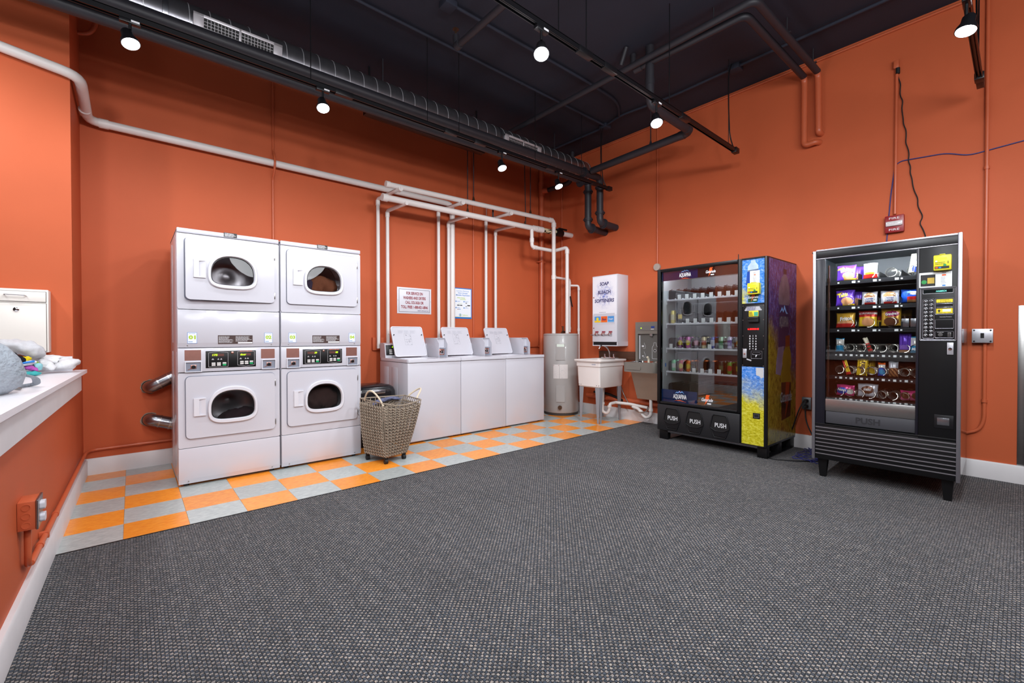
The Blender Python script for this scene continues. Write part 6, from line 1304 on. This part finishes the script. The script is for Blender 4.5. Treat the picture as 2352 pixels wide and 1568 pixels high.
# ------------------------------------------------------------ overhead: duct, drain pipes, tracks, sprinkler pipes, conduits
dY, dZ, dR = 4.15, 3.492, .150
du = thing('spiral_duct', 'shiny round spiral air duct running under the ceiling along the back wall', 'duct', (1.3, dY, dZ))
g = G().lathe([(dR, XN+.01-1.3), (dR, 4.95-1.3)], 48, (0, 0, 0), ax='x'); g.lathe([(dR, 0), (0, .001)], 48, (4.95-1.3, 0, 0), ax='x')
obj('tube', g, M('spiral_duct_metal', (138, 137, 142), .3, .88, var=.14, scale=6, stretch=(3, 1, 1)), du)
g = G(); seam = M('duct_seam_metal', (225, 225, 230), .35, .6, var=.05)
x = XN+.1
while x < 4.93:
    n = 40; L0 = []; loops = []
    for k in range(n): pass
    a_ = [[(x-1.3+dx+.04*k/40, (dR+dr)*cos(2*pi*k/n), (dR+dr)*sin(2*pi*k/n)) for k in range(n)] for dx, dr in ((-.003, 0), (-.0015, .0022), (.0015, .0022), (.003, 0))]
    g.ring(a_, False, sm=True); x += .131
obj('spiral_seam', g, seam, du)
for x in (3.30, .20): obj('joint_collar', G().lathe([(dR, -.018), (dR+.004, -.016), (dR+.004, .016), (dR, .018)], 48, (x-1.3, 0, 0), ax='x'), galv, du)
def grille(x0, x1, mat, name):
    A = radians(190); gx = du
    def pt(x, t, d): # t tangential offset, d outward
        c, s_ = cos(A), sin(A); return (x-1.3, (dR+d)*c - t*s_*1.0*-1*-1, (dR+d)*s_ + t*c)
    M4 = Matrix(((1, 0, 0, -1.3), (0, -sin(A), cos(A), (dR)*cos(A)), (0, cos(A), sin(A), dR*sin(A)), (0, 0, 0, 1)))
    # local: x along duct, y tangential, z outward
    h = .062; fr_ = G()
    for a0, a1, b0, b1 in ((x0, x1, -h, -h+.022), (x0, x1, h-.014, h), (x0, x0+.065, -h, h), (x1-.065, x1, -h, h), ((x0+x1)/2-.009, (x0+x1)/2+.009, -h, h)): fr_.box(a0, a1, b0, b1, -.004, .014, .002)
    fr_.box(x0, x1, -h, h, -.03, -.02)
    fo = obj('grille_frame', fr_.xf(M4), mat, du)
    sl = G()
    for a0, a1 in ((x0+.065, (x0+x1)/2-.009), ((x0+x1)/2+.009, x1-.065)):
        n = max(6, int((a1-a0)/.021))
        for i in range(1, n): sl.box(a0+(a1-a0)*i/n-.0015, a0+(a1-a0)*i/n+.0015, -h+.02, h-.012, .003, .007)
        for j in range(1, 4): sl.box(a0, a1, -h+.02+(2*h-.034)*j/4-.0015, -h+.02+(2*h-.034)*j/4+.0015, .003, .006)
    obj('grille_bars', sl.xf(M4), mat, fo)
    obj('dark_opening', G().box(x0+.06, x1-.06, -h+.02, h-.012, .0005, .003).xf(M4), rubber, fo)
grille(.36, .955, M('light_grille_metal', (206, 202, 206), .35, .4, var=.03), 'g')
grille(3.34, 3.94, M('light_grille_metal', (206, 202, 206)), 'g')
for x in (1.9, 4.35): obj('hanger_strap', G().box(x-1.3-.006, x-1.3+.006, -.004, .004, dR, CZ-dZ), blackp, du)
# cast iron drain pipes
ci = blackp
def castiron(y, xr, z, zb, label, hubs):
    g = G().tube([(XN+.02, y, z-.067), (xr, y, z), (xr, y, zb), (XB, y, zb-.012)], .046, 16, fil=.07)
    o = obj('drain_pipe', g, ci, None, label, 'pipe'); l = o.location
    for p, d in hubs: p = Vector(p)-l; d = Vector(d).normalized(); obj('hub', G().cyl(p-d*.022, p+d*.022, .058, 16).cyl(p-d*.006, p+d*.006, .068, 16), ci, o)
castiron(3.905, 4.76, 3.250, 2.635, 'lower black cast iron pipe along the back, elbowing down by the corner', [((4.76, 3.905, 3.12), (0, 0, 1)), ((4.76, 3.905, 2.74), (0, 0, 1)), ((4.84, 3.905, 2.633), (1, 0, 0)), ((4.60, 3.905, 3.222), (1, 0, 0))])
castiron(3.725, 4.79, 3.268, 2.672, 'upper black cast iron pipe along the back, elbowing down nearer the camera', [((4.79, 3.725, 3.14), (0, 0, 1)), ((4.79, 3.725, 2.80), (0, 0, 1)), ((4.87, 3.725, 2.668), (1, 0, 0)), ((4.45, 3.725, 3.263), (1, 0, 0))])
pipe('drain_pipe', [(3.745, 2.325, CZ), (3.745, 2.325, 3.34), (4.53, 2.318, 3.318), (4.535, 3.66, 3.285)], .042, ci, 'black pipe dropping from the ceiling and turning beside the right wall toward the duct', fil=.09, fittings=[((4.46, 2.318, 3.32), (1, 0, 0)), ((4.53, 2.42, 3.316), (0, 1, 0)), ((3.745, 2.325, 3.55), (0, 0, 1))], fr=1.08)
o = obj('hanger_rod', G().cyl((4.53, 2.80, 3.34), (4.53, 2.80, CZ), .006, 8), ci, None, 'thin black rod holding the black pipe by the right wall', 'hanger rod')
obj('clevis', G().lathe([(.022, -.02), (.014, .02), (.006, .05)], 10), ci, o)
bx = obj('cable_channel', G().box(1.80, 3.30, 4.32, 4.40, 3.385, 3.45, .003), rail_m, None, 'long black box behind the lower cast iron pipe', 'channel')
for x in (1.85, 3.2): obj('channel_strap', G().box(x-bx.location.x-.01, x-bx.location.x+.01, -.003, .003, .06, CZ-bx.location.z), rail_m, bx)
# light tracks
def track(y, x0, x1, z, label, lamps, rods, cable_from=None):
    t = thing('light_track', label, 'light track', ((x0+x1)/2, y, z))
    g = G().box(x0, x1, y-.018, y-.014, z, z+.034).box(x0, x1, y+.014, y+.018, z, z+.034).box(x0, x1, y-.018, y+.018, z+.030, z+.036).box(x0, x1, y-.004, y+.004, z+.006, z+.03)
    obj('rail', g, rail_m, t, rel=True)
    obj('copper_strip', G().box(x0+.01, x1-.01, y-.0125, y-.011, z+.016, z+.018), copper, t, rel=True)
    obj('end_feed', G().box(x1-.03, x1+.05, y-.026, y+.026, z-.006, z+.045, .004), rail_m, t, rel=True)
    for x in rods: obj('hanger_wire', G().cyl((x, y, z+.034), (x, y, CZ), .0035, 6), rail_m, t, rel=True); 
    for x in [a+.25 for a in rods]: obj('track_joiner', G().box(x-.07, x+.07, y-.021, y+.021, z-.004, z+.038, .003), rail_m, t, rel=True)
    return t
def lamp(x, y, zb, zr, label, tilt):
    t = thing('track_lamp', label, 'lamp', (x, y, zr), group=None)
    obj('adapter', G().box(-.05, .05, -.017, .017, -.022, .002, .003), rail_m, t)
    obj('maker_tag', G().box(.005, .045, -.0185, -.017, -.014, -.002), white_t, t)
    obj('stem', G().cyl((0, 0, -.02), (0, 0, zb-zr+.075), .008, 10), rail_m, t)
    d = Vector(tilt).normalized(); R4 = Vector((0, 0, -1)).rotation_difference(d).to_matrix().to_4x4(); MM = Matrix.Translation((0, 0, zb-zr)) @ R4
    obj('lamp_head', G().lathe([(0, .085), (.022, .083), (.03, .07), (.032, .035), (.047, .004), (.049, -.012), (.045, -.014), (.043, -.004), (.0, .004)], 24).xf(MM), rail_m, t)
    obj('bulb', G().lathe([(.0445, -.006), (.043, -.016), (.03, -.024), (.012, -.028), (0, -.0285)], 24).xf(MM), bulb_m, t)
track(3.55, XN+.05, 4.745, 3.055, 'long black light track over the machines, in front of the cast iron pipes', None, [1.047, 2.053, 2.397, 3.412, 4.2])
track(1.92, XN+.05, 4.665, 3.010, 'black light track crossing the upper middle of the picture', None, [0.3, 2.05, 2.32, 3.385])
track(.215, XN+.05, 4.75, 3.03, 'black light track at the upper right corner', None, [1.0, 2.4, 4.6])
wh_ = ['leftmost, above the counter corner', 'above the left dryers', 'above the rightmost washer', 'nearest the corner']
for (x, z), nm in zip(LAMPS1, ('leftmost on the back track, over the corner of the room', 'second from the left on the back track, over the dryers', 'third from the left on the back track, over the white pipes', 'rightmost on the back track, beside the cast iron pipes')):
    lamp(x, 3.55, z, 3.055, 'lit track lamp, '+nm, (.25, -.35, -1) if x < .5 else (0, -.45, -1))
for (x, z), nm in zip(LAMPS2, ('lit track lamp at the top centre, on the middle track', 'lit track lamp at the far end of the middle track, before the right wall')): lamp(x, 1.92, z, 3.010, nm, (-.3, -.35, -1))
for (x, z) in LAMPS3: lamp(x, .215, z, 3.03, 'lit track lamp at the upper right corner of the picture', (-.25, .15, -1))
# feed cables from the ceiling boxes
def cbox(x, y, label):
    b = obj('ceiling_box', G().box(x-.055, x+.055, y-.055, y+.055, CZ-.05, CZ, .004), ceilm, None, label, 'junction box'); return b
cbox(4.68, 3.56, 'black ceiling junction box above the end of the back light track'); cbox(4.67, 1.92, 'black ceiling junction box above the end of the middle light track'); cbox(1.99, 3.10, 'black ceiling junction box at the top of the picture')
for x, y, z, lb in ((4.745, 3.56, 3.09, 'black feed cable hanging from the ceiling to the end of the back track'), (4.665, 1.92, 3.05, 'black feed cable hanging from the ceiling to the end of the middle track'), (4.75, .215, 3.06, 'black feed cable hanging to the upper right light track')):
    obj('feed_cable', G().tube([(x-.04, y, z), (x-.10, y+.01, z+.10), (x-.13, y+.01, z+.35), (x-.12, y+.015, CZ-.12), (x-.09, y, CZ-.02)], .006, 8, fil=.12), rail_m, None, lb, 'cable')
    obj('hanger_wire', G().cyl((x-.16, y-.003, z-.02), (x-.16, y-.003, CZ), .003, 6), rail_m, None, lb.replace('black feed cable hanging', 'thin wire beside the feed cable, from the ceiling').replace('from the ceiling from the ceiling', 'from the ceiling'), 'wire')
def cpipe(name, pts, r, label, cat='conduit', mat=None, **k): return pipe(name, pts, r, mat or ceilm, label, cat, n=10, **k)
cpipe('ceiling_conduit', [(XN+.02, 3.54, CZ-.022), (4.62, 3.54, CZ-.022)], .013, 'black conduit on the ceiling running above the back light track', fil=0, fittings=[((2.45, 3.54, CZ-.022), (1, 0, 0)), ((3.2, 3.54, CZ-.022), (1, 0, 0))], fl=.02)
cpipe('ceiling_conduit', [(2.05, 3.08, CZ-.022), (3.6, 3.06, CZ-.022), (4.3, 3.08, CZ-.022), (4.62, 3.3, CZ-.022)], .014, 'black conduit on the ceiling running right from the topmost junction box', fil=.2)
cpipe('ceiling_conduit', [(4.66, 4.9, CZ-.025), (4.68, 3.6, CZ-.025), (4.58, 3.25, CZ-.025), (4.62, 2.95, CZ-.025), (4.66, 2.6, CZ-.025), (4.65, 2.0, CZ-.025), (4.64, YR+.1, CZ-.025)], .015, 'wavy black conduit on the ceiling running parallel to the right wall', fil=.12)
cpipe('ceiling_conduit', [(.6, 2.6, CZ-.022), (1.35, 3.5, CZ-.022)], .010, 'thin black conduit crossing the ceiling at the top left', fil=0)
spr = pipe('sprinkler_pipe', [(2.12, YR+.1, 3.60), (2.11, 3.16, 3.60), (2.11, 3.17, 3.70)], .027, blackp, 'black sprinkler pipe ending in an upright head above the back track', 'pipe', fil=.02, fittings=[((2.11, 3.13, 3.60), (0, 1, 0))], fr=1.25, fl=.025)
l = spr.location
obj('sprinkler_head', G().lathe([(.014, 0), (.016, .012), (.008, .02), (.007, .05), (.028, .052), (.028, .055), (0, .056)], 14, (2.11-l.x, 3.17-l.y, 3.70-l.z)), M('dark_brass', (90, 66, 50), .4, .7), spr)
z = 3.73
pipe('sprinkler_pipe', [(3.655, 4.95, z), (3.655, 1.36, z), (XB-.085, 1.315, z-.02)], .030, blackp, 'outer of the two black pipes turning across the ceiling to the right wall', 'pipe', fil=.07)
pipe('sprinkler_pipe', [(3.73, 2.50, CZ), (3.73, 2.50, z), (3.77, 1.47, z), (XB-.085, 1.43, z-.02)], .030, blackp, 'inner of the two black pipes turning across the ceiling to the right wall', 'pipe', fil=.07, fittings=[((3.73, 2.44, z), (0, 1, 0))], fl=.04)
pipe('sprinkler_pipe', [(3.575, 2.47, CZ), (3.60, 2.55, 3.76)], .022, blackp, 'short black riser from the ceiling to the outer black pipe', 'pipe', fil=0)
pipe('wall_drop_pipe', [(XB-.087, 1.43, z-.02), (XB-.055, 1.43, z-.06), (XB-.055, 1.43, 3.035), (XB-.055, 1.33, 3.045), (XB, 1.315, 3.045)], .0275, opipe, 'left orange pipe dropping down the right wall and hooking into it', 'pipe', fil=.05)
pipe('wall_drop_pipe', [(XB-.087, 1.315, z-.02), (XB-.055, 1.315, z-.06), (XB-.055, 1.308, 3.13), (XB, 1.30, 3.125)], .0275, opipe, 'right orange pipe dropping down the right wall and ending in it', 'pipe', fil=.05)
for x, y, zz, lb in ((3.70, 1.7, 3.755, 'first'), (4.3, 1.34, 3.755, 'second'), (4.95, 1.32, 3.75, 'third')): obj('pipe_hanger', G().cyl((x, y, zz), (x, y, CZ), .005, 6).box(x-.012, x+.012, y-.03, y+.03, zz-.01, zz, .002), blackp, None, '%s small hanger on the paired black ceiling pipes' % lb, 'pipe hanger')
GR = {'stacked_dryer': 'stacked coin dryers against the back wall', 'washing_machine': 'top-loading washers in a row', 'track_lamp': 'lit lamps on the ceiling tracks', 'light_track': 'black light tracks under the ceiling',
      'drop_pipe': 'thin white drop pipes behind the washers', 'hanger_rod': 'black rods holding the pipes', 'supply_pipe': 'pair of white pipes over the washers', 'heater_pipe': 'white pipes at the water heater',
      'dryer_vent': 'silver exhaust ducts left of the dryers', 'sprinkler_pipe': 'black sprinkler pipes under the ceiling', 'wall_drop_pipe': 'orange pipes dropping down the right wall', 'ceiling_conduit': 'black conduits on the ceiling', 'ceiling_box': 'black junction boxes on the ceiling',
      'chip_bag': 'snack packets in the snack machine', 'snack_bag': 'snack packets in the snack machine', 'snack_mix_bag': 'snack packets in the snack machine', 'cookie_bag': 'snack packets in the snack machine', 'cookie_packet': 'snack packets in the snack machine', 'oatmeal_pie': 'snack packets in the snack machine',
      'candy_bar': 'snack packets in the snack machine', 'candy_bag': 'snack packets in the snack machine', 'doughnut_bag': 'snack packets in the snack machine', 'clothes': 'clothes inside the dryers', 'power_cord': 'black power cords at the wall outlet', 'feed_cable': 'feed cables of the light tracks', 'hanger_wire': 'thin wires beside the feed cables'}
for o in bpy.data.objects:
    if o.parent is None and o.get('category') and not o.get('group'):
        g_ = GR.get(o.name.split('.')[0])
        if g_ is None and o.name.split('.')[0].endswith('_sock'): g_ = 'socks in the laundry heap on the countertop'
        if g_: o['group'] = g_
